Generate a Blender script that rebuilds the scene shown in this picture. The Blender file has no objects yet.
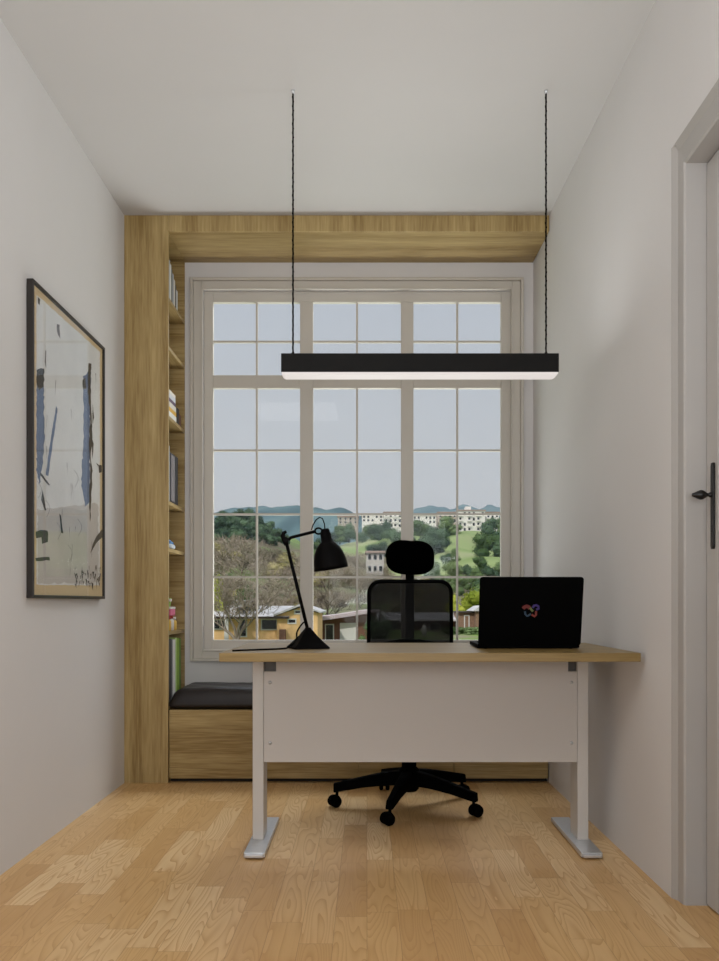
import bpy, bmesh, math, random
from mathutils import Vector, Matrix
C = bpy.context.scene
COL = C.collection
PI = math.pi
random.seed(7)

# ------------------------------------------------------------------ camera
F = 830.0                      # focal length in pixels of the 719x961 frame
VX, VY, EYE = 367.0, 602.0, 0.92
cam_d = bpy.data.cameras.new('camera')
cam_d.sensor_fit = 'AUTO'; cam_d.sensor_width = 36.0
cam_d.lens = 36.0 * F / 961.0
cam_d.shift_x = -(VX - 359.5) / 961.0
cam_d.shift_y = (VY - 480.5) / 961.0
cam_d.clip_start = 0.05; cam_d.clip_end = 6000
cam = bpy.data.objects.new('camera', cam_d); COL.objects.link(cam)
cam.location = (0, 0, EYE); cam.rotation_euler = (PI / 2, 0, 0)
C.camera = cam

# ------------------------------------------------------------------ world, sun, big lights, exposure
C.view_settings.view_transform = 'Standard'; C.view_settings.look = 'None'
C.view_settings.gamma = 1.0; C.view_settings.exposure = 0.0
C.view_settings.use_curve_mapping = False
w = bpy.data.worlds.new('sky'); C.world = w; w.use_nodes = True
nt = w.node_tree; nt.nodes.clear()
out = nt.nodes.new('ShaderNodeOutputWorld'); bg = nt.nodes.new('ShaderNodeBackground')
tc = nt.nodes.new('ShaderNodeTexCoord'); sp = nt.nodes.new('ShaderNodeSeparateXYZ')
rp = nt.nodes.new('ShaderNodeValToRGB'); nz = nt.nodes.new('ShaderNodeTexNoise')
mx = nt.nodes.new('ShaderNodeMath'); mx.operation = 'MULTIPLY_ADD'
nt.links.new(tc.outputs['Generated'], sp.inputs[0]); nt.links.new(tc.outputs['Generated'], nz.inputs['Vector'])
nz.inputs['Scale'].default_value = 3.0
nt.links.new(nz.outputs[0], mx.inputs[0]); mx.inputs[1].default_value = 0.12
nt.links.new(sp.outputs['Z'], mx.inputs[2]); nt.links.new(mx.outputs[0], rp.inputs[0])
el = rp.color_ramp.elements
el[0].position = 0.0; el[0].color = (0.50, 0.515, 0.54, 1)
el[1].position = 0.85; el[1].color = (1.25, 1.4, 1.6, 1)
e = el.new(0.42); e.color = (0.46, 0.50, 0.56, 1)
e = el.new(0.22); e.color = (0.50, 0.53, 0.56, 1)
nt.links.new(rp.outputs[0], bg.inputs['Color']); bg.inputs['Strength'].default_value = 1.0
nt.links.new(bg.outputs[0], out.inputs[0])

def light(name, kind, energy, loc, rot, color=(1, 1, 1), **k):
    l = bpy.data.lights.new(name, kind); l.energy = energy; l.color = color
    for a, b in k.items(): setattr(l, a, b)
    o = bpy.data.objects.new(name, l); COL.objects.link(o); o.location = loc; o.rotation_euler = rot
    return o
light('sun', 'SUN', 2.1, (0, -20, 60), (math.radians(50), 0, math.radians(-32)), (1, 0.97, 0.91), angle=math.radians(2))
def aim(v): return Vector(v).to_track_quat('-Z', 'Y').to_euler()
# added fill lamp behind the camera, standing in for daylight from that side
light('added_rear_fill', 'AREA', 34, (0.25, -1.36, 1.3), (PI / 2, 0, math.radians(10)), (0.90, 0.95, 1.0), shape='RECTANGLE', size=1.5, size_y=1.4)
# added unseen fill lamp aimed up, for soft light bounced off the ceiling
light('added_ceiling_fill', 'AREA', 44, (0.35, 0.2, 1.15), aim((-.45, .25, .86)), (0.92, 0.96, 1.0), shape='RECTANGLE', size=1.0, size_y=1.0)
# added area lamps outside the window, out of view, standing in for daylight
light('added_low_window_fill', 'AREA', 100, (0.45, 5.6, -0.15), aim((-.22, -.62, .75)), (0.96, 0.98, 1.0), shape='RECTANGLE', size=2.2, size_y=1.0)
light('added_high_window_fill', 'AREA', 125, (0.9, 6.4, 4.3), aim((-.28, -.7, -.62)), (0.93, 0.97, 1.0), shape='RECTANGLE', size=2.0, size_y=1.4)
# added lamp out of view overhead, brightening the left half of the floor
light('added_floor_fill', 'AREA', 12, (-0.7, 1.0, 2.82), (0, 0, 0), (1, 0.99, 0.97), shape='RECTANGLE', size=0.8, size_y=0.8)
# added fill above the pendant bar, brightening ceiling and header underside
light('added_pendant_fill', 'AREA', 2.2, (0.202, 3.19, 1.885), (PI, 0, 0), (0.95, 0.98, 1.0), shape='RECTANGLE', size=1.0, size_y=0.06)

# ------------------------------------------------------------------ material helpers
MATS = {}
def srgb(r, g, b):
    f = lambda c: (c / 255) / 12.92 if c / 255 <= 0.04045 else ((c / 255 + 0.055) / 1.055) ** 2.4
    return (f(r), f(g), f(b), 1)
def base_mat(name, col, rough=0.6, metal=0.0, spec=0.5, noise=0.0, nscale=20, bump=0.0, bscale=200, coat=0.0):
    m = bpy.data.materials.new(name); m.use_nodes = True
    n = m.node_tree.nodes; L = m.node_tree.links; b = n['Principled BSDF']
    b.inputs['Base Color'].default_value = col; b.inputs['Roughness'].default_value = rough
    b.inputs['Metallic'].default_value = metal; b.inputs['Specular IOR Level'].default_value = spec
    b.inputs['Coat Weight'].default_value = coat; b.inputs['Coat Roughness'].default_value = 0.08
    tc = n.new('ShaderNodeTexCoord')
    t = n.new('ShaderNodeTexNoise'); t.inputs['Scale'].default_value = nscale; t.inputs['Detail'].default_value = 5
    L.new(tc.outputs['Object'], t.inputs['Vector'])
    r = n.new('ShaderNodeValToRGB')
    k0 = 1 - noise; k1 = 1 + noise
    r.color_ramp.elements[0].position = 0.3; r.color_ramp.elements[1].position = 0.7
    r.color_ramp.elements[0].color = (col[0] * k0, col[1] * k0, col[2] * k0, 1)
    r.color_ramp.elements[1].color = (min(1, col[0] * k1), min(1, col[1] * k1), min(1, col[2] * k1), 1)
    L.new(t.outputs[0], r.inputs[0]); L.new(r.outputs[0], b.inputs['Base Color'])
    if bump:
        t2 = n.new('ShaderNodeTexNoise'); t2.inputs['Scale'].default_value = bscale; t2.inputs['Detail'].default_value = 4
        L.new(tc.outputs['Object'], t2.inputs['Vector'])
        bp = n.new('ShaderNodeBump'); bp.inputs['Strength'].default_value = bump; bp.inputs['Distance'].default_value = 0.002
        L.new(t2.outputs[0], bp.inputs['Height']); L.new(bp.outputs[0], b.inputs['Normal'])
    MATS[name] = m
    return m

def wood_mat(name, dark, light_, axis='Z', rough=0.45, fig=1.0):
    """straight-grained oak veneer, the grain running along the given axis"""
    m = bpy.data.materials.new(name); m.use_nodes = True
    n = m.node_tree.nodes; L = m.node_tree.links; b = n['Principled BSDF']
    tc = n.new('ShaderNodeTexCoord'); mp = n.new('ShaderNodeMapping')
    s = {'X': (0.5, 9, 9), 'Y': (9, 0.5, 9), 'Z': (9, 9, 0.5)}[axis]
    mp.inputs['Scale'].default_value = s
    L.new(tc.outputs['Object'], mp.inputs['Vector'])
    a = n.new('ShaderNodeTexNoise'); a.inputs['Scale'].default_value = 1.3 * fig; a.inputs['Detail'].default_value = 3
    a.inputs['Distortion'].default_value = 0.6
    c = n.new('ShaderNodeTexNoise'); c.inputs['Scale'].default_value = 14; c.inputs['Detail'].default_value = 4
    L.new(mp.outputs[0], a.inputs['Vector']); L.new(mp.outputs[0], c.inputs['Vector'])
    mixf = n.new('ShaderNodeMath'); mixf.operation = 'MULTIPLY_ADD'
    L.new(c.outputs[0], mixf.inputs[0]); mixf.inputs[1].default_value = 0.55; 
    sub = n.new('ShaderNodeMath'); sub.operation = 'MULTIPLY'; sub.inputs[1].default_value = 0.75
    L.new(a.outputs[0], sub.inputs[0]); L.new(sub.outputs[0], mixf.inputs[2])
    r = n.new('ShaderNodeValToRGB')
    r.color_ramp.elements[0].position = 0.45; r.color_ramp.elements[0].color = dark
    r.color_ramp.elements[1].position = 0.85; r.color_ramp.elements[1].color = light_
    L.new(mixf.outputs[0], r.inputs[0]); L.new(r.outputs[0], b.inputs['Base Color'])
    b.inputs['Roughness'].default_value = rough; b.inputs['Specular IOR Level'].default_value = 0.35
    MATS[name] = m
    return m

def floor_mat():
    m = bpy.data.materials.new('oak_strip_floor'); m.use_nodes = True
    n = m.node_tree.nodes; L = m.node_tree.links; b = n['Principled BSDF']
    tc = n.new('ShaderNodeTexCoord'); s = n.new('ShaderNodeSeparateXYZ'); L.new(tc.outputs['Object'], s.inputs[0])
    def M(op, a, b_=None, c=None):
        q = n.new('ShaderNodeMath'); q.operation = op
        for i, v in enumerate((a, b_, c)):
            if v is None: continue
            if isinstance(v, (int, float)): q.inputs[i].default_value = v
            else: L.new(v, q.inputs[i])
        return q.outputs[0]
    WID, LEN = 0.092, 0.50
    u = M('DIVIDE', s.outputs['X'], WID); row = M('FLOOR', u); fu = M('FRACT', u)
    wn = n.new('ShaderNodeTexWhiteNoise'); wn.noise_dimensions = '1D'; L.new(row, wn.inputs['W'])
    off = M('MULTIPLY', wn.outputs['Value'], 7.0)
    v = M('ADD', M('DIVIDE', s.outputs['Y'], LEN), off); col = M('FLOOR', v); fv = M('FRACT', v)
    cb = n.new('ShaderNodeCombineXYZ'); L.new(row, cb.inputs[0]); L.new(col, cb.inputs[1])
    w2 = n.new('ShaderNodeTexWhiteNoise'); w2.noise_dimensions = '2D'; L.new(cb.outputs[0], w2.inputs['Vector'])
    # cathedral figure: distorted bands, shifted per strip
    shift = n.new('ShaderNodeVectorMath'); shift.operation = 'SCALE'; L.new(w2.outputs['Color'], shift.inputs[0]); shift.inputs['Scale'].default_value = 13.0
    add = n.new('ShaderNodeVectorMath'); add.operation = 'ADD'; L.new(tc.outputs['Object'], add.inputs[0]); L.new(shift.outputs[0], add.inputs[1])
    mp = n.new('ShaderNodeMapping'); mp.inputs['Scale'].default_value = (13, 1.5, 1); L.new(add.outputs[0], mp.inputs['Vector'])
    nn = n.new('ShaderNodeTexNoise'); nn.inputs['Scale'].default_value = 1.0; nn.inputs['Detail'].default_value = 1.0
    L.new(mp.outputs[0], nn.inputs['Vector'])
    ring = M('FRACT', M('MULTIPLY', nn.outputs[0], 17.0))
    ring = M('POWER', ring, 3.0)
    mp2 = n.new('ShaderNodeMapping'); mp2.inputs['Scale'].default_value = (160, 5, 1); L.new(add.outputs[0], mp2.inputs['Vector'])
    fn = n.new('ShaderNodeTexNoise'); fn.inputs['Scale'].default_value = 1.0; fn.inputs['Detail'].default_value = 3; L.new(mp2.outputs[0], fn.inputs['Vector'])
    r = n.new('ShaderNodeValToRGB'); r.color_ramp.elements[0].color = srgb(200, 158, 104); r.color_ramp.elements[1].color = srgb(228, 196, 148)
    e = r.color_ramp.elements.new(0.45); e.color = srgb(214, 175, 120)
    L.new(w2.outputs['Value'], r.inputs[0])
    mul = n.new('ShaderNodeMix'); mul.data_type = 'RGBA'; mul.blend_type = 'MULTIPLY'
    L.new(M('MULTIPLY', ring, M('MULTIPLY_ADD', w2.outputs['Value'], .55, .35)), mul.inputs['Factor']); L.new(r.outputs[0], mul.inputs[6]); mul.inputs[7].default_value = (0.70, 0.54, 0.36, 1)
    mul2 = n.new('ShaderNodeMix'); mul2.data_type = 'RGBA'; mul2.blend_type = 'MULTIPLY'
    L.new(M('MULTIPLY', fn.outputs[0], 0.5), mul2.inputs['Factor']); L.new(mul.outputs[2], mul2.inputs[6]); mul2.inputs[7].default_value = (0.80, 0.74, 0.64, 1)
    # fine seams
    eu = M('MINIMUM', fu, M('SUBTRACT', 1.0, fu)); ev = M('MINIMUM', fv, M('SUBTRACT', 1.0, fv))
    seam = M('MAXIMUM', M('LESS_THAN', eu, 0.010), M('LESS_THAN', ev, 0.0018))
    mul3 = n.new('ShaderNodeMix'); mul3.data_type = 'RGBA'; mul3.blend_type = 'MULTIPLY'
    L.new(M('MULTIPLY', seam, 0.5), mul3.inputs['Factor']); L.new(mul2.outputs[2], mul3.inputs[6]); mul3.inputs[7].default_value = (0.45, 0.32, 0.2, 1)
    L.new(mul3.outputs[2], b.inputs['Base Color'])
    b.inputs['Roughness'].default_value = 0.36; b.inputs['Specular IOR Level'].default_value = 0.5
    return m

def mix_transparent(name, col, opacity, rough=0.8):
    m = bpy.data.materials.new(name); m.use_nodes = True
    n = m.node_tree.nodes; L = m.node_tree.links; b = n['Principled BSDF']
    b.inputs['Base Color'].default_value = col; b.inputs['Roughness'].default_value = rough
    t = n.new('ShaderNodeBsdfTransparent'); x = n.new('ShaderNodeMixShader'); x.inputs[0].default_value = opacity
    L.new(t.outputs[0], x.inputs[1]); L.new(b.outputs[0], x.inputs[2]); L.new(x.outputs[0], n['Material Output'].inputs[0])
    return m
def glass_mat(name, ior=1.45, tint=(1, 1, 1, 1)):
    m = bpy.data.materials.new(name); m.use_nodes = True
    n = m.node_tree.nodes; L = m.node_tree.links; n.remove(n['Principled BSDF'])
    t = n.new('ShaderNodeBsdfTransparent'); t.inputs[0].default_value = tint
    g = n.new('ShaderNodeBsdfGlossy'); g.inputs['Roughness'].default_value = 0.0
    f = n.new('ShaderNodeFresnel'); f.inputs[0].default_value = ior
    x = n.new('ShaderNodeMixShader')
    ge = n.new('ShaderNodeNewGeometry'); fr_ = n.new('ShaderNodeMath'); fr_.operation = 'SUBTRACT'; fr_.inputs[0].default_value = 1.0
    mu_ = n.new('ShaderNodeMath'); mu_.operation = 'MULTIPLY'      # reflect at the outer faces only
    L.new(ge.outputs['Backfacing'], fr_.inputs[1]); L.new(fr_.outputs[0], mu_.inputs[0]); L.new(f.outputs[0], mu_.inputs[1])
    L.new(mu_.outputs[0], x.inputs[0]); L.new(t.outputs[0], x.inputs[1]); L.new(g.outputs[0], x.inputs[2]); L.new(x.outputs[0], n['Material Output'].inputs[0])
    return m
def emit_mat(name, col, st):
    m = bpy.data.materials.new(name); m.use_nodes = True
    b = m.node_tree.nodes['Principled BSDF']; b.inputs['Base Color'].default_value = (0.8, 0.8, 0.8, 1)
    b.inputs['Emission Color'].default_value = col; b.inputs['Emission Strength'].default_value = st
    return m

M_WALL = base_mat('wall_paint', srgb(211, 208, 206), 0.85, noise=0.012, nscale=3, bump=0.08, bscale=90)
M_CEIL = base_mat('ceiling_paint', srgb(190, 187, 184), 0.9, noise=0.01, nscale=3)
M_TRIM = base_mat('white_trim_paint', srgb(168, 164, 160), 0.45, noise=0.01, nscale=6)
M_WIN = base_mat('window_frame_paint', srgb(192, 186, 176), 0.5, noise=0.01, nscale=6)
M_DOOR = base_mat('white_door_paint', srgb(178, 174, 170), 0.4, noise=0.01, nscale=6)
M_FLOOR = floor_mat()
OD, OL = srgb(132, 106, 60), srgb(182, 158, 108)
M_OAKZ = wood_mat('oak_veneer_upright', OD, OL, 'Z')
M_OAKX = wood_mat('oak_veneer_across', OD, OL, 'X')
M_OAKY = wood_mat('oak_veneer_deep', OD, OL, 'Y')
M_DESK = wood_mat('desk_laminate', srgb(122, 99, 56), srgb(146, 122, 76), 'X', 0.4)
M_WHITE = base_mat('white_powder_coat', srgb(192, 187, 181), 0.4, noise=0.01, nscale=5)
M_PANEL = base_mat('white_panel_laminate', srgb(188, 182, 176), 0.5, noise=0.01, nscale=3)
M_GREY = base_mat('grey_steel', srgb(84, 80, 77), 0.5, 0.3, noise=0.03)
M_STEEL = base_mat('brushed_steel', srgb(205, 207, 210), 0.35, 0.75, noise=0.04, nscale=60)
M_BLACK = base_mat('matte_black_paint', srgb(5, 4, 4), 0.6, spec=0.06, noise=0.05, bump=0.05)
M_PBLK = base_mat('black_plastic', srgb(3, 3, 3), 0.7, spec=0.03, noise=0.05)
M_BAR = base_mat('black_aluminium', srgb(20, 19, 18), 0.6, spec=0.12, noise=0.03)
M_LAPT = base_mat('black_laptop_shell', srgb(2, 2, 2), 0.6, spec=0.03, noise=0.02)
M_KEY = base_mat('dark_key_caps', srgb(20, 20, 22), 0.5)
M_SCREEN = base_mat('dark_screen_glass', srgb(8, 8, 10), 0.15)
M_LEATHER = base_mat('dark_brown_velvet', srgb(26, 19, 18), 0.42, spec=0.4, noise=0.3, nscale=7, bump=0.4, bscale=30)
M_MESH = mix_transparent('black_chair_mesh', srgb(1, 1, 1), 0.77, 1.0)
M_FABRIC = base_mat('black_fabric', srgb(1, 1, 1), 0.95, spec=0.01, noise=0.1, nscale=200)
M_GLASS = glass_mat('window_glass', 1.22)
M_PGLASS = glass_mat('picture_glass', 1.4)
M_DIFF = emit_mat('lit_diffuser', (1.0, 0.91, 0.87, 1), 0.66)
M_DIFF.node_tree.nodes['Principled BSDF'].inputs['Base Color'].default_value = (0.12, 0.12, 0.12, 1)
M_FRAME = base_mat('dark_bronze_frame', srgb(34, 28, 24), 0.45, noise=0.05)
M_IRON = base_mat('black_iron', srgb(28, 26, 25), 0.4, 0.4, noise=0.1, bump=0.1)
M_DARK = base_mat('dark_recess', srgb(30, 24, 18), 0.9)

# ------------------------------------------------------------------ mesh helpers
class MB:
    def __init__(s): s.v = []; s.f = []; s.m = []; s.sm = []
    def add(s, vs, fs, mi=0, smooth=False):
        k = len(s.v); s.v += [tuple(p) for p in vs]
        s.f += [tuple(k + i for i in f) for f in fs]; s.m += [mi] * len(fs); s.sm += [smooth] * len(fs)
        return s
    def box(s, x0, x1, y0, y1, z0, z1, mi=0):
        v = [(x0, y0, z0), (x1, y0, z0), (x1, y1, z0), (x0, y1, z0), (x0, y0, z1), (x1, y0, z1), (x1, y1, z1), (x0, y1, z1)]
        f = [(0, 3, 2, 1), (4, 5, 6, 7), (0, 1, 5, 4), (1, 2, 6, 5), (2, 3, 7, 6), (3, 0, 4, 7)]
        return s.add(v, f, mi)
    def prism(s, pts, axis, a, b, mi=0):
        """polygon pts (2-D) extruded along an axis from a to b"""
        def P(p, t): return {'X': (t, p[0], p[1]), 'Y': (p[0], t, p[1]), 'Z': (p[0], p[1], t)}[axis]
        n = len(pts); v = [P(p, a) for p in pts] + [P(p, b) for p in pts]
        f = [tuple(range(n)), tuple(range(2 * n - 1, n - 1, -1))] + [(i, i + n, (i + 1) % n + n, (i + 1) % n) for i in range(n)]
        return s.add(v, f, mi)
    def tube(s, pts, rad, n=10, mi=0, caps=True):
        pts = [Vector(p) for p in pts]; rad = rad if isinstance(rad, (list, tuple)) else [rad] * len(pts)
        v = []; up = None
        for i, p in enumerate(pts):
            t = (pts[min(i + 1, len(pts) - 1)] - pts[max(i - 1, 0)]).normalized()
            if up is None: up = t.orthogonal().normalized()
            up = (up - t * up.dot(t)); up = up.normalized() if up.length > 1e-6 else t.orthogonal().normalized()
            q = t.cross(up)
            for k in range(n):
                a = 2 * PI * k / n; v.append(p + (up * math.cos(a) + q * math.sin(a)) * rad[i])
        f = [(i * n + k, i * n + (k + 1) % n, (i + 1) * n + (k + 1) % n, (i + 1) * n + k) for i in range(len(pts) - 1) for k in range(n)]
        s.add(v, f, mi, True)
        if caps:
            k0 = len(s.v) - len(v)
            s.f += [tuple(k0 + k for k in range(n - 1, -1, -1)), tuple(k0 + (len(pts) - 1) * n + k for k in range(n))]
            s.m += [mi] * 2; s.sm += [False] * 2
        return s
    def lathe(s, prof, origin=(0, 0, 0), axis=(0, 0, 1), n=24, mi=0):
        """prof: list of (radius, height along axis)"""
        ax = Vector(axis).normalized(); u = ax.orthogonal().normalized(); w_ = ax.cross(u); o = Vector(origin); v = []
        for r, h in prof:
            for k in range(n):
                a = 2 * PI * k / n; v.append(o + ax * h + (u * math.cos(a) + w_ * math.sin(a)) * max(r, 1e-4))
        f = [(i * n + k, i * n + (k + 1) % n, (i + 1) * n + (k + 1) % n, (i + 1) * n + k) for i in range(len(prof) - 1) for k in range(n)]
        return s.add(v, f, mi, True)
    def sup(s, c, r, e1=0.5, e2=0.5, nu=32, nv=16, mi=0, smooth=True):
        """superellipsoid"""
        pw = lambda a, e_: math.copysign(abs(a) ** e_, a)
        v = []; f = []
        for j in range(nv + 1):
            ph = -PI / 2 + PI * j / nv
            for i in range(nu):
                th = 2 * PI * i / nu
                v.append((c[0] + r[0] * pw(math.cos(ph), e1) * pw(math.cos(th), e2), c[1] + r[1] * pw(math.cos(ph), e1) * pw(math.sin(th), e2), c[2] + r[2] * pw(math.sin(ph), e1)))
        for j in range(nv):
            for i in range(nu): f.append((j * nu + i, j * nu + (i + 1) % nu, (j + 1) * nu + (i + 1) % nu, (j + 1) * nu + i))
        return s.add(v, f, mi, smooth)
    def build(s, name, mats, parent=None, bevel=0, seg=2, loc=None, weld=False):
        me = bpy.data.meshes.new(name); me.from_pydata(s.v, [], s.f)
        mats = mats if isinstance(mats, (list, tuple)) else [mats]
        for m in mats: me.materials.append(m)
        me.polygons.foreach_set('material_index', s.m); me.polygons.foreach_set('use_smooth', s.sm)
        bm = bmesh.new(); bm.from_mesh(me)
        if weld: bmesh.ops.remove_doubles(bm, verts=bm.verts, dist=1e-5)
        bmesh.ops.recalc_face_normals(bm, faces=bm.faces); bm.to_mesh(me); bm.free(); me.update()
        o = bpy.data.objects.new(name, me); COL.objects.link(o)
        if parent: o.parent = parent
        if loc: o.location = loc
        if bevel:
            b = o.modifiers.new('bevel', 'BEVEL'); b.width = bevel; b.segments = seg; b.limit_method = 'ANGLE'; b.angle_limit = math.radians(40)
        return o
def tag(o, label=None, cat=None, group=None, kind=None):
    if label: o['label'] = label
    if cat: o['category'] = cat
    if group: o['group'] = group
    if kind: o['kind'] = kind
    return o
def thing(name, loc, label, cat, group=None):
    o = bpy.data.objects.new(name, None); COL.objects.link(o); o.location = loc; o.empty_display_size = 0.1
    return tag(o, label, cat, group)
def struct(o): o['kind'] = 'structure'; return o
def copy_tree(o, parent=None):
    c = o.copy(); COL.objects.link(c)
    if parent: c.parent = parent
    for ch in [q for q in o.children]: copy_tree(ch, c)
    return c
class LM(MB):
    """mesh given in world coordinates for a part of a thing whose base stands at org"""
    def __init__(s, org): super().__init__(); s.org = org
    def build(s, *a, **k):
        s.v = [(x - s.org[0], y - s.org[1], z - s.org[2]) for x, y, z in s.v]
        return super().build(*a, **k)
def X(px, d): return (px - VX) / F * d
def Z(py, d): return EYE + (VY - py) / F * d

# ------------------------------------------------------------------ room shell
H = 2.885; YA = 4.215; YW = 4.606; XL = -1.234; YB = -1.5
def xr(y): return 0.927 + 0.012 * (4.215 - y)      # the right wall runs very slightly out of square
struct(MB().box(XL - .12, 1.4, YB - .1, 4.72, -0.12, 0).build('floor', M_FLOOR))
struct(MB().box(XL - .12, 1.4, YB - .1, 4.72, H, H + 0.12).build('ceiling', M_CEIL))
struct(MB().box(XL - .12, XL, YB - .1, 4.72, 0, H).build('wall_left', M_WALL))
DY0, DY1, DZ = 1.56, 2.515, 2.25                    # door opening in the right wall
wr = MB()
def rwall(y0, y1, z0, z1, mb):
    mb.prism([(xr(y0), y0), (1.4, y0), (1.4, y1), (xr(y1), y1)], 'Z', z0, z1)
rwall(DY1 + .065, 4.72, 0, H, wr); rwall(DY0 - .065, DY1 + .065, DZ + .08, H, wr); rwall(YB, DY0 - .065, 0, H, wr)
struct(wr.build('wall_right', M_WALL))
struct(MB().box(1.28, 1.4, DY0 - .065, DY1 + .065, 0, DZ + .08).build('wall_behind_door', M_WALL))
# wall behind the camera, with an invented window opening for the rear fill
wb = MB()
wb.box(XL, -0.95, YB - .1, YB, 0, H); wb.box(0.75, 1.4, YB - .1, YB, 0, H)
wb.box(-0.95, 0.75, YB - .1, YB, 0, 0.7); wb.box(-0.95, 0.75, YB - .1, YB, 2.4, H)
struct(wb.build('wall_back', M_WALL))
struct(MB().box(-0.95, 0.75, YB - .06, YB - .05, 0.7, 2.4).build('added_rear_window', base_mat('added_window_panel', srgb(215, 215, 215), 0.8)))  # added panel closing the invented opening
# window wall
wx0, wx1 = X(203, YW), X(512, YW); wz1, wz0 = Z(289.5, YW), Z(650.5, YW)
ww = MB()
YO = YW + .115
ww.box(XL, wx0, YW, YO, 0, H); ww.box(wx1, 1.4, YW, YO, 0, H)
ww.box(wx0, wx1, YW, YO, 0, wz0); ww.box(wx0, wx1, YW, YO, wz1, H)
struct(ww.build('wall_front', M_WALL, weld=False))
def ring(mb, x0, x1, z0, z1, t, ya, yb):
    mb.box(x0, x0 + t, ya, yb, z0, z1); mb.box(x1 - t, x1, ya, yb, z0, z1)
    mb.box(x0 + t, x1 - t, ya, yb, z1 - t, z1); mb.box(x0 + t, x1 - t, ya, yb, z0, z0 + t)
tr = MB()
ox0, ox1, oz1, oz0 = X(191, YW), X(523, YW), Z(279, YW), Z(661, YW)
ring(tr, ox0, ox1, oz0, oz1, 0.016, YW - .030, YW)
ring(tr, ox0 + .016, ox1 - .016, oz0 + .016, oz1 - .016, 0.046, YW - .014, YW)
ring(tr, ox0 + .058, ox1 - .058, oz0 + .054, oz1 - .054, 0.010, YW - .020, YW - .012)
struct(tr.build('trim_1', M_WIN, bevel=0.003))
# window: frame, mullions, muntins, panes
YS = 4.635                                           # front of the sashes
win = struct(thing('window_1', (0.0, YW + .06, 0), None, None))
org = win.location
g = lambda p: X(p, YS); h = lambda p: Z(p, YS)
fr = LM(org)
fr.box(wx0, g(213), YS, YS + .034, wz0, wz1); fr.box(g(501), wx1, YS, YS + .034, wz0, wz1)
fr.box(g(213), g(501), YS, YS + .034, h(302), wz1); fr.box(g(213), g(501), YS, YS + .034, wz0, h(640))
fr.build('window_frame', M_WIN, win, bevel=0.002)
for a, b in ((300, 313), (401, 413.5)):
    LM(org).box(g(a), g(b), YS + .0005, YS + .033, h(640), h(302)).build('mullion', M_WIN, win, bevel=0.003)
cols = ((213, 300), (313, 401), (413.5, 501))
for a, b in cols:
    LM(org).box(g(a), g(b), YS + .001, YS + .033, h(388), h(375)).build('transom', M_WIN, win, bevel=0.003)
for (a, b), c in zip(cols, (256.5, 357, 457.5)):
    for z0, z1, bars in ((375, 302, (341,)), (640, 388, (450, 514, 577))):
        mu = LM(org)
        mu.box(g(c) - .0055, g(c) + .0055, YS + .010, YS + .026, h(z0), h(z1))
        for q in bars: mu.box(g(a), g(b), YS + .0102, YS + .0258, h(q) - .0055, h(q) + .0055)
        mu.build('muntin', M_WIN, win)
        LM(org).box(g(a), g(b), YS + .016, YS + .020, h(z0), h(z1)).build('window_pane', M_GLASS, win)

# ------------------------------------------------------------------ door in the right wall
door = struct(thing('door_1', (1.05, (DY0 + DY1) / 2, 0), None, None)); org = door.location
dl = LM(org)
y0, y1 = DY0 + .004, DY1 - .004; xd = 1.027; zt = DZ - .006
st = 0.085; rails = [(0.006, 0.24), (0.98, 1.13), (zt - 0.10, zt)]
dl.box(xd, xd + .04, y0, y0 + st, .006, zt); dl.box(xd, xd + .04, y1 - st, y1, .006, zt)
for a, b in rails: dl.box(xd, xd + .04, y0 + st, y1 - st, a, b)
dl.build('door_leaf', M_DOOR, door, bevel=0.003)
for a, b in ((0.24, 0.98), (1.13, zt - .10)):
    p = LM(org); p.box(xd + .014, xd + .028, y0 + st, y1 - st, a, b)
    p.box(xd + .006, xd + .03, y0 + st + .05, y1 - st - .05, a + .05, b - .05)
    p.build('door_panel', M_DOOR, door, bevel=0.004)
yh = 2.455
hp = LM(org); hp.prism([(yh - .009, 1.085), (yh - .006, 1.077), (yh + .006, 1.077), (yh + .009, 1.085), (yh + .009, 1.322), (yh + .006, 1.332), (yh - .006, 1.332), (yh - .009, 1.322)], 'X', xd - .008, xd)
hp.prism([(yh - .004, 1.125), (yh + .004, 1.125), (yh + .006, 1.148), (yh - .006, 1.148)], 'X', xd - .0095, xd - .007)
hpo = hp.build('handle_plate', M_IRON, door, bevel=0.002); hpo['label'] = 'tall black iron handle plate'
hk = LM(org); hk.lathe([(.0001, 0.0), (.008, .001), (.008, .005), (.005, .009), (.0055, .013), (.009, .018), (.0135, .025), (.0145, .033), (.0115, .041), (.0075, .049), (.006, .054), (.0045, .057), (.0001, .058)], (xd - .008, yh, 1.237), (-1, 0, 0), 20)
hko = hk.build('door_knob', M_IRON, door); hko['label'] = 'black egg-shaped iron knob'
# casing with a splayed moulding, and the jambs behind it
cs = MB()
def casing_leg(yi, yo):
    xo = xr(yo); s_ = 1 if yo > yi else -1
    cs.prism([(xo - .0005, yo), (xo + .06, yo), (1.28, yi + s_ * .001), (1.28, yi), (xd + .0005, yi), (0.967, yi), (xo + .0145, yi + s_ * .006), (xo + .0115, yi + s_ * .041)], 'Z', 0, DZ + .08)
casing_leg(DY1, DY1 + .065); casing_leg(DY0, DY0 - .065)
cs.prism([(xr(DY1) - .0005, DZ + .08), (xr(DY1) + .06, DZ + .08), (1.28, DZ), (0.967, DZ), (xr(DY1) + .0145, DZ + .006), (xr(DY1) + .0115, DZ + .058)], 'Y', DY0 - .041, DY1 + .041)
struct(cs.build('trim_2', M_TRIM))

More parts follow.
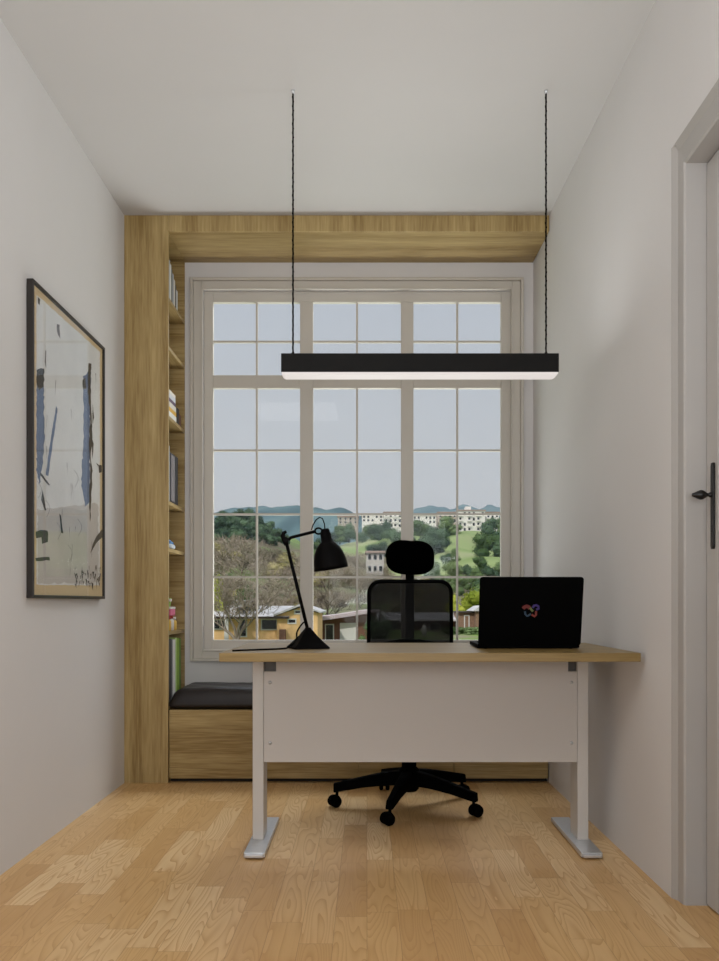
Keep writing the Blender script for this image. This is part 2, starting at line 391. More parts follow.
# ------------------------------------------------------------------ oak bookcase, header, bench
bc = thing('bookcase', (-1.12, 4.41, 0), 'tall built-in oak bookcase beside the window, its open shelves facing the bench', 'bookcase'); org = bc.location
XB = -1.01
LM(org).box(XL + .001, XB, YA, YA + .02, 0.0, H - .001).build('front_panel', M_OAKZ, bc, bevel=0.001)
LM(org).box(XL + .001, XL + .012, YA + .02, YW - .001, 0, H - .001).build('back_panel', M_OAKZ, bc)
LM(org).box(XL + .012, XB, YW - .012, YW - .001, 0, H - .001).build('side_panel', M_OAKX, bc)
LM(org).box(XL + .012, XB, YA + .02, YW - .012, 2.803, H - .002).build('top_panel', M_OAKX, bc)
shelfz = [2.475, 2.226, 1.872, 1.435, 1.195, 0.770, 0.392]
for z in shelfz:
    LM(org).box(XL + .012, XB - .001, YA + .02, YW - .012, z - .018, z).build('shelf', M_OAKY, bc)
hd = thing('header_box', (0, 4.41, 2.803), 'oak header box spanning the ceiling above the window', 'wood header'); org = hd.location
q = LM(org); q.prism([(XB + .001, YA), (xr(YA) - .002, YA), (xr(YA) - .002, YA + .015), (XB + .001, YA + .015)], 'Z', 2.803, H - .001)
q.build('front_board', M_OAKZ, hd, bevel=0.001)
q = LM(org); q.prism([(XB + .001, YA + .015), (xr(YA) - .002, YA + .015), (xr(YW) - .002, YW - .001), (XB + .001, YW - .001)], 'Z', 2.803, 2.818)
q.build('underside_board', M_OAKX, hd)
be = thing('window_bench', (0, 4.41, 0), 'low oak drawer bench running under the window', 'bench'); org = be.location
YBF = 4.222; BT = 0.371
q = LM(org); q.prism([(XB + .002, YBF + .02), (xr(YBF) - .004, YBF + .02), (xr(YW) - .003, YW - .001), (XB + .002, YW - .001)], 'Z', 0.02, BT); q.build('bench_body', M_OAKX, be)
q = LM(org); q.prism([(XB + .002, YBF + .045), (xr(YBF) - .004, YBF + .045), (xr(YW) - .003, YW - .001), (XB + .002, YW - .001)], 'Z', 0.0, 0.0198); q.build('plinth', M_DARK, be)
seam = [169, 263, 358.5, 454, 548.5]
for a, b in zip(seam[:-1], seam[1:]):
    LM(org).box(X(a, YBF) + .0015, X(b, YBF) - .0015, YBF, YBF + .0198, 0.022, BT).build('drawer_front', M_OAKX, be, bevel=0.001)
# cushion with soft wrinkles
cu = MB(); NX, NY = 110, 26; cx0, cx1 = XB + .004, xr(YW) - .012; cy0, cy1 = YBF - .004, YW - .006
def cush(i, j, top):
    u = i / NX; v = j / NY; x = cx0 + (cx1 - cx0) * u; y = cy0 + (cy1 - cy0) * v
    du = min(u, 1 - u) * (cx1 - cx0); dv = min(v, 1 - v) * (cy1 - cy0)
    ru = min(1, du / .07); rv = min(1, dv / .055)
    e_ = math.sqrt(max(0, 1 - (1 - ru) ** 2)) * math.sqrt(max(0, 1 - (1 - rv) ** 2))
    if not top: return (x, y, BT + .001 + .018 * (1 - e_))
    wr_ = .003 * math.sin(13 * x + 5 * math.sin(9 * y + 3 * x)) * math.sin(17 * y + 6 * x) + .0012 * math.sin(47 * x + 30 * y + 2 * math.sin(11 * x))
    return (x, y, BT + .030 + e_ * (.080 + wr_))
vs = [cush(i, j, True) for j in range(NY + 1) for i in range(NX + 1)] + [cush(i, j, False) for j in range(NY + 1) for i in range(NX + 1)]
off = (NX + 1) * (NY + 1); fs = []
for j in range(NY):
    for i in range(NX):
        a = j * (NX + 1) + i; fs += [(a, a + 1, a + NX + 2, a + NX + 1), (off + a, off + a + NX + 1, off + a + NX + 2, off + a + 1)]
bd = [i for i in range(NX + 1)] + [j * (NX + 1) + NX for j in range(1, NY + 1)] + [NY * (NX + 1) + i for i in range(NX - 1, -1, -1)] + [j * (NX + 1) for j in range(NY - 1, 0, -1)]
fs += [(bd[k], bd[(k + 1) % len(bd)], off + bd[(k + 1) % len(bd)], off + bd[k]) for k in range(len(bd))]
cu.add(vs, fs, 0, True); co = cu.build('seat_cushion', M_LEATHER)
tag(co, 'long dark brown padded cushion lying on the oak window bench', 'cushion')

# ------------------------------------------------------------------ things on the shelves
def bmat(name, r, g_, b): return MATS.get(name) or base_mat(name, srgb(r, g_, b), 0.6, noise=0.05, nscale=40)
M_PAPER = bmat('page_paper', 205, 198, 182)
def book(y, z, th, ht, dp, mat, label, group, x=XB - .004, lean=0, flat=False, name='book'):
    """spine faces +X (into the bench niche)"""
    t = thing(name, (x, y, z + .0006), label, 'book', group)
    c = MB()
    if not flat:
        c.box(-dp, 0, 0, .003, 0, ht); c.box(-dp, 0, th - .003, th, 0, ht); c.box(-.003, 0, .003, th - .003, 0, ht)
        c.build('cover', mat, t); MB().box(-dp + .005, -.0032, .0032, th - .0032, .003, ht - .003).build('pages', M_PAPER, t)
        t.rotation_euler = (lean, 0, 0)
    else:
        c.box(-dp, 0, 0, ht, 0, .003); c.box(-dp, 0, 0, ht, th - .003, th); c.box(-.003, 0, 0, ht, .003, th - .003)
        c.build('cover', mat, t); MB().box(-dp + .005, -.0032, .003, ht - .003, .0032, th - .0032).build('pages', M_PAPER, t)
        t.rotation_euler = (0, 0, lean)
    return t
sh1 = [('pale grey', 180, 182, 184, .200, .030), ('white', 214, 213, 208, .188, .026), ('charcoal', 60, 62, 66, .172, .022), ('silver grey', 160, 163, 168, .160, .030), ('ivory', 208, 202, 190, .140, .028), ('slate black', 40, 42, 46, .122, .024), ('dusty white', 198, 199, 200, .105, .030)]
yy = 4.242
for nm, r_, g_, b_, ht, th in sh1:
    book(yy, 2.475, th, ht, .15, bmat('cover_' + nm.replace(' ', '_'), r_, g_, b_), nm + ' upright book on the top shelf, %s' % ('tallest of its row' if nm == 'pale grey' else 'shortest of its row' if nm == 'dusty white' else 'within the descending row'), 'books on the top shelf'); yy += th + .002
pile = [('white', 216, 212, 206, .028, 'lowest in the pile'), ('yellow', 205, 160, 60, .022, 'low in the pile'), ('off-white', 196, 190, 180, .026, 'in the middle of the pile'), ('plum striped', 92, 70, 92, .018, 'in the upper half of the pile'), ('light grey', 190, 192, 196, .024, 'second from the top of the pile'), ('cream', 212, 204, 190, .016, 'topmost of the pile')]
zz = 1.8725
for k, (nm, r_, g_, b_, th, where) in enumerate(pile):
    book(4.250 + .004 * (k % 3), zz, th, .165 - .006 * k, .14, bmat('cover_' + nm.replace(' ', '_').replace('-', '_'), r_, g_, b_), '%s book lying flat on the third shelf, %s' % (nm, where), 'flat pile of books', flat=True); zz += th + .0008
dk = [('black', 22, 20, 22, .085, 'taller'), ('brown', 92, 52, 32, .062, 'shorter')]
yy = 4.432
for nm, r_, g_, b_, ht, wd in dk:
    book(yy, 1.872, .045, ht, .12, bmat('cover_' + nm, r_, g_, b_), 'small %s upright book behind the flat pile of books, %s of the pair' % (nm, wd), 'small books behind the pile'); yy += .05
book(4.243, 1.435, .020, .285, .16, bmat('cover_mist', 172, 172, 170), 'tall pale grey book at the near end of the fourth shelf', None)
bb = thing('storage_box', (XB - .005, 4.285, 1.4355), 'tall glossy black box with a grey front standing on the fourth shelf', 'box')
MB().box(-.16, -.004, 0, .19, 0, .262).build('box_body', bmat('box_black', 24, 22, 26), bb, bevel=.003)
MB().box(-.0042, 0, .02, .10, .01, .252).build('front_label', base_mat('grey_sheen', srgb(120, 116, 120), 0.25), bb, bevel=.001)
orn = thing('ornament', (XB - .036, 4.38, 1.1956), 'small blue and white rounded ornament alone on the fifth shelf', 'ornament')
MB().sup((0, 0, .016), (.03, .062, .016), .8, .8).build('ornament_base', bmat('glaze_white', 190, 198, 206), orn)
MB().sup((0, -.03, .036), (.022, .03, .018), 1, 1).sup((0, .02, .034), (.02, .026, .014), 1, 1).build('ornament_top', base_mat('glaze_blue', srgb(70, 118, 168), 0.25), orn)
def jar(loc, r, ht, body, lid, label, group='jars on the sixth shelf'):
    t = thing('jar', loc, label, 'jar', group)
    MB().lathe([(.0001, 0), (r * .94, 0), (r, .004), (r, ht * .68), (r * .8, ht * .76), (r * .8, ht * .8), (.0001, ht * .8)], n=20).build('jar_body', body, t)
    MB().lathe([(.0001, ht * .801), (r * .86, ht * .801), (r * .86, ht * .98), (r * .8, ht), (.0001, ht)], n=20).build('lid', lid, t)
    return t
M_PINK = bmat('pink_print', 205, 95, 130); M_LIME = bmat('lime_green', 130, 170, 60); M_JW = bmat('jar_white', 206, 200, 192); M_JY = bmat('jar_yellow', 205, 165, 70); M_RED = bmat('jar_red', 160, 50, 40)
jar((XB - .033, 4.300, .7706), .028, .075, M_JY, M_RED, 'yellow jar with red lid, nearest on the sixth shelf')
jar((XB - .033, 4.362, .7706), .028, .078, M_JW, M_RED, 'white jar with red lid in the middle of the sixth shelf')
jar((XB - .033, 4.424, .7706), .028, .070, M_JY, M_JW, 'yellow jar with white lid, farthest on the sixth shelf')
tin = thing('gift_tin', (XB - .036, 4.34, .8486), 'pink and white tin resting on the jars of the sixth shelf', 'tin')
MB().box(-.03, .03, -.05, .06, 0, .034).build('tin_body', M_PINK, tin, bevel=.004)
MB().box(-.031, .031, -.051, .061, .0345, .046).build('lid', M_JW, tin, bevel=.003)
cup = thing('small_cup', (XB - .036, 4.335, .8952), 'lime green cup on top of the pink tin', 'cup')
MB().lathe([(.0001, 0), (.018, 0), (.024, .045), (.021, .045), (.016, .004), (.0001, .004)], n=20).build('cup_body', M_LIME, cup)
MB().lathe([(.0245, .028), (.0255, .029), (.0265, .039), (.0255, .041)], n=20).build('band', M_JW, cup)
bind = [('black', 26, 25, 26, .048), ('dark grey', 84, 82, 82, .034), ('white', 205, 202, 196, .062), ('pale green', 165, 190, 110, .028), ('lime green', 128, 158, 48, .055), ('moss green', 96, 122, 44, .040)]
yy = 4.244
for k, (nm, r_, g_, b_, th) in enumerate(bind):
    book(yy, .392, th, .338 - .004 * (k % 3), .17, bmat('binder_' + nm.replace(' ', '_'), r_, g_, b_), nm + ' tall binder in the bottom compartment of the bookcase', 'binders in the bottom compartment', name='binder'); yy += th + .002

# ------------------------------------------------------------------ picture on the left wall
pic = thing('framed_picture', (XL + .001, 3.42, .934), 'large abstract painting in a thin dark frame on the left wall', 'picture'); org = pic.location
py0, py1, pz0, pz1 = 3.004, 3.830, 0.934, 2.092; T = 0.012
q = LM(org); xa, xb_ = XL + .001, XL + .026
q.box(xa, xb_, py0, py0 + T, pz0, pz1); q.box(xa, xb_, py1 - T, py1, pz0, pz1)
q.box(xa, xb_, py0 + T, py1 - T, pz1 - T, pz1); q.box(xa, xb_, py0 + T, py1 - T, pz0, pz0 + T)
q.build('picture_frame', M_FRAME, pic, bevel=.0015)
XP = XL + .016
art = LM(org)
art.add([(XP, py0 + T, pz0 + T), (XP, py1 - T, pz0 + T), (XP, py1 - T, pz1 - T), (XP, py0 + T, pz1 - T)], [(0, 1, 2, 3)], 0)
art.add([(XP - .01, py0 + T, pz0 + T), (XP - .01, py1 - T, pz0 + T), (XP - .01, py1 - T, pz1 - T), (XP - .01, py0 + T, pz1 - T)], [(0, 1, 2, 3)], 0)
def pp(zx, zy, lay):
    px, py = zx / 2.667, 260 + zy / 2.667; s_ = (VX - px) / abs(XP); d = F / s_
    return (XP + .0002 + .00025 * lay, min(max(d, py0 + T + .001), py1 - T - .001), min(max(EYE + (VY - py) / s_, pz0 + T + .001), pz1 - T - .001))
def stroke(pts, mi, lay, rag=0.0, n=0):
    # densify and roughen the outline so that it reads as paint
    rs = random.Random(len(art.v)); o = []
    for i in range(len(pts)):
        a, b = pts[i], pts[(i + 1) % len(pts)]; m_ = max(1, int(math.hypot(b[0] - a[0], b[1] - a[1]) / 9))
        for k in range(m_):
            t = k / m_; o.append((a[0] + (b[0] - a[0]) * t + rs.uniform(-rag, rag), a[1] + (b[1] - a[1]) * t + rs.uniform(-rag, rag) * 2))
    art.add([pp(x, y, lay) for x, y in o], [tuple(range(len(o)))], mi)
stroke([(97, 92), (266, 244), (266, 868), (97, 866)], 1, 1, 0.6)            # white ground
stroke([(100, 665), (262, 650), (262, 862), (100, 862)], 6, 2, 2)             # lower field painted duller, where the window's reflection ends
stroke([(97, 330), (116, 330), (118, 470), (112, 560), (104, 600), (97, 560)], 2, 3, 1.8)
stroke([(97, 292), (116, 290), (117, 338), (104, 345), (97, 332)], 3, 4, 1.6)
stroke([(222, 310), (242, 290), (238, 500), (240, 640), (226, 660), (216, 600), (222, 480)], 2, 3, 1.8)
stroke([(149, 390), (153, 396), (128, 575), (121, 575), (134, 480)], 2, 4, 0.8)
stroke([(235, 275), (243, 278), (241, 340), (246, 480), (240, 520), (246, 560), (240, 700), (237, 640), (241, 560), (236, 500), (240, 420), (233, 340)], 3, 5, 1.1)
stroke([(219, 318), (228, 316), (229, 342), (221, 344)], 3, 5, 1.4)
stroke([(246, 380), (250, 420), (246, 440)], 3, 5, .4); stroke([(243, 470), (249, 490), (246, 530)], 3, 5, .4)
stroke([(262, 548), (270, 545), (271, 568), (264, 566)], 3, 5, 1.1)
stroke([(255, 540), (262, 546), (262, 552)], 3, 5, .3)
stroke([(272, 716), (272, 738), (258, 752), (240, 782), (250, 748)], 3, 5, .7)
stroke([(95, 722), (127, 720), (126, 752), (112, 760), (108, 742), (95, 740)], 4, 5, 1.6)
stroke([(94, 794), (132, 793), (132, 802), (94, 804)], 3, 5, 1.1)
stroke([(157, 676), (161, 680), (168, 730), (163, 728)], 3, 5, .6)
stroke([(107, 566), (132, 600), (128, 602), (106, 572)], 3, 5, .6)
stroke([(112, 610), (122, 668), (118, 670), (109, 640)], 3, 5, .8)
stroke([(150, 170), (158, 172), (160, 210), (153, 200)], 5, 4, 1.0); stroke([(120, 240), (123, 240), (122, 290), (118, 270)], 5, 4, .6)
stroke([(100, 98), (106, 104), (105, 122), (100, 116)], 3, 5, .7)
rs = random.Random(3)
for k in range(60):
    x = rs.uniform(196, 266); y = rs.uniform(815, 866); a = rs.uniform(5, 22)
    stroke([(x, y), (x + rs.uniform(1, 4), y - 1), (x + rs.uniform(-2, 5), y + a)], rs.choice((3, 3, 5)), 5, .4)
for k in range(16):
    x = rs.uniform(100, 255); y = rs.uniform(130 if x < 150 else 260, 840); a = rs.uniform(14, 50)
    stroke([(x, y), (x + 1.2, y), (x + rs.uniform(-3, 3), y + a)], 5, 4, .3)
for x, y in ((196, 560), (205, 690), (150, 700), (180, 760), (120, 640), (98, 590)):
    c_ = [(x + 9 * math.sin(t * .7) + t * 1.2, y + 9 * t) for t in range(6)]
    stroke(c_ + [(a + .9, b) for a, b in reversed(c_)], 5, 4, .1)
am = [base_mat('art_cream', srgb(206, 182, 140), .7), base_mat('art_white', srgb(214, 214, 212), .7, noise=.06, nscale=6), base_mat('art_blue', srgb(74, 94, 128), .7, noise=.15, nscale=20),
      base_mat('art_black', srgb(12, 9, 10), .7, noise=.2), base_mat('art_green_black', srgb(8, 14, 12), .7), base_mat('art_grey', srgb(104, 98, 98), .7), base_mat('art_unreflected', srgb(190, 184, 178), .7, noise=.06, nscale=8)]
art.build('canvas', am, pic)
LM(org).box(XP + .004, XP + .006, py0 + T, py1 - T, pz0 + T, pz1 - T).build('glass_pane', M_PGLASS, pic)

# ------------------------------------------------------------------ pendant bar lamp
pd = thing('pendant_lamp', (.202, 3.19, 1.786), 'long black bar pendant lamp hanging on two thin cords above the desk', 'pendant lamp'); org = pd.location
px0, px1 = X(281, 3.155), X(559, 3.155); q = LM(org)
q.box(px0, px1, 3.155, 3.225, 1.795, 1.866); q.build('lamp_housing', M_BAR, pd, bevel=.0015)
q = LM(org); q.prism([(px0 + .002, 1.7948), (px1 - .002, 1.7948), (px1 - .002, 1.790), (px1 - .012, 1.784), (px0 + .012, 1.784), (px0 + .002, 1.790)], 'Y', 3.157, 3.223)
df = q.build('diffuser', M_DIFF, pd); df['label'] = 'glowing white diffuser strip'
for p in (293, 546):
    x = X(p, 3.19); LMc = LM(org)
    LMc.tube([(x, 3.19, 1.866), (x, 3.19, H - .012)], .0032, 8)
    for k in range(46):                             # the twisted second strand
        pass
    LMc.tube([(x + .0028 * math.cos(t * .9), 3.19 + .0028 * math.sin(t * .9), 1.88 + t * (H - 1.9) / 200) for t in range(201)], .0018, 5)
    LMc.lathe([(.0001, 0), (.009, 0), (.009, .004), (.004, .014), (.0001, .014)], (x, 3.19, 1.8662), n=14)
    c_ = LMc.build('cord', M_PBLK, pd)
    LM(org).lathe([(.0001, 0), (.0045, 0), (.007, .010), (.007, .0115), (.0001, .0115)], (x, 3.19, H - .0118), n=16).build('ceiling_cap', M_STEEL, pd)

# ------------------------------------------------------------------ desk
ZT, ZU = 0.748, 0.718; YD0, YD1 = 2.80, 3.50
dx0, dx1 = X(219, YD0), X(641, YD0)
dk_ = thing('desk', (.202, 3.15, 0), 'long desk with pale oak top, white front panel and steel T feet', 'desk'); org = dk_.location
LM(org).box(dx0, dx1, YD0, YD1, ZU, ZT).build('desktop', M_DESK, dk_, bevel=.002)
cxs = ((-.432, -.390), (.794, .836))
for a, b in cxs:
    m_ = (a + b) / 2
    q = LM(org); q.box(a, b, 3.132, 3.242, .022, ZU - .008); q.build('leg_column', M_WHITE, dk_, bevel=.003)
    s_ = 1 if a < 0 else -1; xi = b if a < 0 else a
    q = LM(org); f0, f1 = (-.442, -.366) if a < 0 else (.768, .844)
    q.box(f0, f1, 2.972, 3.465, .0045, .0225); q.box(f0 + .006, f1 - .006, 2.960, 2.972, .006, .018); q.box(f0 + .006, f1 - .006, 3.465, 3.476, .006, .017)
    q.lathe([(.0001, 0), (.022, 0), (.022, .0045), (.0001, .0045)], ((f0 + f1) / 2, 3.02, 0), n=18); q.lathe([(.0001, 0), (.022, 0), (.022, .0045), (.0001, .0045)], ((f0 + f1) / 2, 3.43, 0), n=18)
    fo = q.build('foot', M_STEEL, dk_, bevel=.006, seg=3); fo['label'] = 'flat steel foot'
    q = LM(org); q.box(a - .012, b + .018, 3.0, 3.40, ZU - .0078, ZU - .0005); q.sup((m_, 3.0, ZU - .006), (.03, .012, .0052), .6, .8)
    q.build('top_bracket', M_STEEL, dk_)
q = LM(org); q.box(-.3895, .7935, 3.150, 3.185, ZU - .066, ZU - .002); q.build('crossbeam', M_GREY, dk_, bevel=.002)
zb = Z(762, 3.135); n_ = .046
q = LM(org); q.prism([(-.389, zb), (.793, zb), (.793, ZU - .060), (.793 - n_ + .012, ZU - .060), (.793 - n_ + .012, ZU - .002), (-.389 + n_, ZU - .002), (-.389 + n_, ZU - .060), (-.389, ZU - .060)], 'Y', 3.131, 3.147)
q.build('front_panel', M_PANEL, dk_, bevel=.001)
for x in (X(270, 3.13), X(571.5, 3.13)):
    for y in (682.5, 743): LM(org).lathe([(.0001, 0), (.0065, 0), (.0065, .002), (.0001, .0028)], (x, 3.131, Z(y, 3.13)), (0, -1, 0), 14).build('screw', M_STEEL, dk_)

# ------------------------------------------------------------------ laptop
lp = thing('laptop', (.597, 3.19, ZT), 'open black laptop with a small multicoloured emblem on its lid, on the desk', 'laptop'); org = lp.location
lx0, lx1 = .408, .784; ly = 3.045
def rrect(x0, x1, z0, z1, r, n=6):
    o = []
    for cx, cz, a0 in ((x1 - r, z1 - r, 0), (x0 + r, z1 - r, PI / 2), (x0 + r, z0 + r, PI), (x1 - r, z0 + r, 1.5 * PI)):
        for k in range(n + 1): a = a0 + PI / 2 * k / n; o.append((cx + r * math.cos(a), cz + r * math.sin(a)))
    return o
q = LM(org); q.prism(rrect(lx0, lx1, ly + .008, ly + .262, .012), 'Z', ZT + .003, ZT + .017); q.build('laptop_base', M_LAPT, lp, bevel=.002)
for x in (lx0 + .03, lx1 - .03):
    for y in (ly + .03, ly + .24): LM(org).lathe([(.0001, 0), (.006, 0), (.006, .0029), (.0001, .0029)], (x, y, ZT + .0001), n=12).build('rubber_foot', M_PBLK, lp)
q = LM(org)
for r in range(5):
    for c_ in range(13):
        x = lx0 + .045 + c_ * .0222; y = ly + .05 + r * .0195
        q.box(x, x + .0185, y, y + .016, ZT + .0172, ZT + .0183)
q.build('keyboard', M_KEY, lp); LM(org).box(.53, .66, ly + .165, ly + .24, ZT + .0172, ZT + .0176).build('trackpad', M_SCREEN, lp)
lid = LM((0, 0, 0)); lid.prism(rrect(lx0 - .597, lx1 - .597, 0.0, .255, .011), 'Y', -.004, .003)
lo = lid.build('laptop_lid', M_LAPT, lp, bevel=.0015); lo.location = (0, ly - 3.19 + .004, .0125); lo.rotation_euler = (math.radians(11), 0, 0)
LM((0, 0, 0)).box(lx0 - .597 + .008, lx1 - .597 - .008, .0031, .0036, .012, .247).build('screen', M_SCREEN, lo)
# folded-ribbon emblem, five colours
emb = MB()
def rib(pts, wd, mi):
    o = []; P = [Vector((a, b)) for a, b in pts]
    L_, R_ = [], []
    for i, p in enumerate(P):
        t = (P[min(i + 1, len(P) - 1)] - P[max(i - 1, 0)]).normalized(); n2 = Vector((-t.y, t.x)) * wd / 2; L_.append(p + n2); R_.append(p - n2)
    for i in range(len(P) - 1):
        emb.prism([tuple(L_[i]), tuple(L_[i + 1]), tuple(R_[i + 1]), tuple(R_[i])], 'Y', -.0045, -.0050 - .0001 * mi, mi)
def eb(*ps): return [((x - 370) * .00029, (290 - y) * .00029) for x, y in ps]
rib(eb((275, 250), (290, 232), (320, 218), (345, 228), (360, 250)), .0135, 0)
rib(eb((300, 285), (305, 320), (330, 345), (350, 335), (375, 315)), .007, 1)
rib(eb((362, 240), (380, 262), (400, 285)), .008, 2)
rib(eb((385, 325), (425, 350), (440, 330), (440, 280)), .0075, 3)
rib(eb((395, 240), (412, 208), (440, 205), (465, 220), (470, 250), (440, 262)), .0085, 4)
def em(n_, *c): return base_mat(n_, srgb(*c), .5)
eo = emb.build('emblem', [em('emblem_red', 96, 20, 18), em('emblem_teal', 20, 52, 74), em('emblem_green', 92, 104, 54), em('emblem_orange', 110, 34, 26), em('emblem_violet', 46, 26, 100)], lo)
eo.location = (-.002, 0, .127); eo['label'] = 'small folded ribbon emblem in red, violet, green and teal'

# ------------------------------------------------------------------ desk lamp
dlm = thing('desk_lamp', (-.214, 3.07, ZT), 'black articulated desk lamp with bell shade, trailing its cable on the desk', 'desk lamp'); org = dlm.location
YL = 3.07
def lp_(px, py, dy=0): return (X(px, YL + dy), YL + dy, Z(py, YL + dy))
q = LM(org); bx, hw = -.218, .066
rings = [(1.0, .001), (1.0, .006), (.80, .020), (.45, .046), (.17, .072), (.12, .078)]
vs = []; fs = []
for i, (r, z) in enumerate(rings):
    for x, y in rrect(-hw * r, hw * r, -hw * r, hw * r, hw * r * .12, 3):
        a = math.radians(20); vs.append((bx + x * math.cos(a) - y * math.sin(a), YL + x * math.sin(a) + y * math.cos(a), ZT + z))
n_ = 16
for i in range(len(rings) - 1): fs += [(i * n_ + k, i * n_ + (k + 1) % n_, (i + 1) * n_ + (k + 1) % n_, (i + 1) * n_ + k) for k in range(n_)]
fs += [tuple(range(n_)), tuple((len(rings) - 1) * n_ + k for k in range(n_))]
q.add(vs, fs); q.build('lamp_base', M_BLACK, dlm)
q = LM(org); q.tube([lp_(308, 631), lp_(286.5, 543)], .0065, 14); q.build('pole', M_BLACK, dlm)
q = LM(org); q.tube([lp_(286.5, 545), lp_(284.5, 540), lp_(282.8, 536), lp_(283.6, 533), lp_(286.5, 531.6)], [.0085, .010, .009, .007, .0055], 12); q.tube([lp_(286, 540, -.012), lp_(286, 540, .012)], .0105, 16)
q.build('elbow_joint', M_BLACK, dlm)
q = LM(org); q.tube([lp_(288.5, 540), lp_(291, 537.5), lp_(316, 531.2)], .0058, 12); q.build('arm', M_BLACK, dlm)
q = LM(org)   # open ring joint between arm and shade
c0 = lp_(318.5, 531); q.tube([(c0[0] + .013 * math.cos(t), YL, c0[2] + .011 * math.sin(t)) for t in [2 * PI * k / 20 for k in range(21)]], .0035, 8); q.build('ring_joint', M_BLACK, dlm)
top = Vector(lp_(325, 530)); bot = Vector(lp_(331.2, 569)); ax = (bot - top).normalized(); Ls = (bot - top).length
q = LM(org)
pr = [(.0001, -.004), (.014, -.004), (.0165, .002), (.0165, .010), (.020, .013), (.021, .042), (.030, .050), (.044, .066), (.054, .088), (.060, .112), (.0625, .135), (.064, Ls), (.0615, Ls), (.058, .112), (.050, .086), (.040, .068), (.024, .056), (.0001, .054)]
q.lathe(pr, top, ax, 40); q.build('lamp_shade', M_BLACK, dlm)
q = LM(org); q.sup(tuple(top + ax * .085), (.022, .022, .026), 1, 1, 20, 12); q.build('bulb', bmat('bulb_glass', 190, 190, 186), dlm)
q = LM(org); q.tube([lp_(*p) for p in ((311.5, 530), (313, 525), (316, 520), (319.5, 517.3), (322.5, 518.5), (324.5, 524), (325, 530))], .0022, 8)
q.build('cord_loop', M_PBLK, dlm)
cz = ZT + .0032
q = LM(org); cpts = [lp_(306, 621, .008), lp_(302, 624, .012), lp_(297, 632, .006)]
P3 = [(-.262, 3.065, ZT + .03), (-.290, 3.045, ZT + .006), (-.30, 3.02, cz), (-.325, 2.985, cz), (-.36, 2.96, cz), (-.40, 2.935, cz), (-.435, 2.91, cz), (-.468, 2.888, cz)]
cp = [Vector(p) for p in cpts + P3]; sm = []
for i in range(len(cp) - 1):
    p0, p1, p2, p3 = cp[max(i - 1, 0)], cp[i], cp[i + 1], cp[min(i + 2, len(cp) - 1)]
    for k in range(6):
        t = k / 6; v_ = .5 * ((2 * p1) + (-p0 + p2) * t + (2 * p0 - 5 * p1 + 4 * p2 - p3) * t * t + (-p0 + 3 * p1 - 3 * p2 + p3) * t ** 3)
        v_.z = max(v_.z, cz); sm.append(v_)
sm.append(cp[-1]); q.tube(sm, .003, 8); q.build('power_cable', M_PBLK, dlm)

# ------------------------------------------------------------------ office chair
ch = thing('office_chair', (.19, 3.74, 0), 'black swivel office chair with mesh back and headrest behind the desk', 'office chair')
R0 = .325
for k in range(5):
    a = math.radians(181 + 72 * k); u_ = Vector((math.cos(a), math.sin(a), 0)); s_ = Vector((-u_.y, u_.x, 0))
    m_ = MB(); st_ = [(.03, .034, .100, .165), (.12, .028, .098, .153), (.22, .022, .086, .132), (R0 + .016, .017, .064, .104)]
    vs = []
    for r, hw_, z0, z1 in st_:
        for sx, z in ((-1, z0), (1, z0), (.7, z1), (-.7, z1)): p = u_ * r + s_ * hw_ * sx; vs.append((p.x, p.y, z))
    fs = [(0, 1, 2, 3), (15, 14, 13, 12)] + [(i * 4 + j, i * 4 + 4 + j, i * 4 + 4 + (j + 1) % 4, i * 4 + (j + 1) % 4) for i in range(3) for j in range(4)]
    m_.add(vs, fs); m_.build('leg', M_PBLK, ch, bevel=.005)
    c_ = u_ * R0; cs_ = MB(); th = a + (.5, -.8, 1.1, .2, -.4)[k]; wd = Vector((-math.sin(th), math.cos(th), 0)); fw = Vector((math.cos(th), math.sin(th), 0))
    for sgn in (-1, 1):
        o_ = c_ + wd * .006 * sgn + fw * .012; o_.z = .026
        cs_.lathe([(.0001, 0), (.020, 0), (.0255, .004), (.0255, .015), (.019, .019), (.0001, .019)], o_, wd * sgn, 22)
    cs_.tube([(c_.x, c_.y, .030), (c_.x, c_.y, .072)], .007, 10)
    hood = []
    for sgn in (-1, 1):
        hood.append([tuple(c_ + fw * (.012 + .029 * math.cos(t)) + wd * .008 * sgn + Vector((0, 0, .026 + .029 * math.sin(t)))) for t in [PI * j / 10 for j in range(11)]])
    cs_.add(hood[0] + hood[1], [tuple(range(11)), tuple(range(21, 10, -1))] + [(i, i + 11, i + 12, i + 1) for i in range(10)], 0, False)
    cs_.build('caster', M_PBLK, ch)
MB().lathe([(.0001, .070), (.034, .070), (.044, .082), (.048, .165), (.036, .176), (.033, .180), (.033, .30), (.015, .302), (.015, .40), (.0001, .40)], n=24).build('gas_column', M_PBLK, ch)
MB().box(-.09, .09, -.10, .13, .40, .435).build('tilt_mechanism', M_PBLK, ch, bevel=.01)
MB().sup((0, -.02, .47), (.24, .235, .038), .35, .45, 48, 14).build('seat', M_FABRIC, ch)
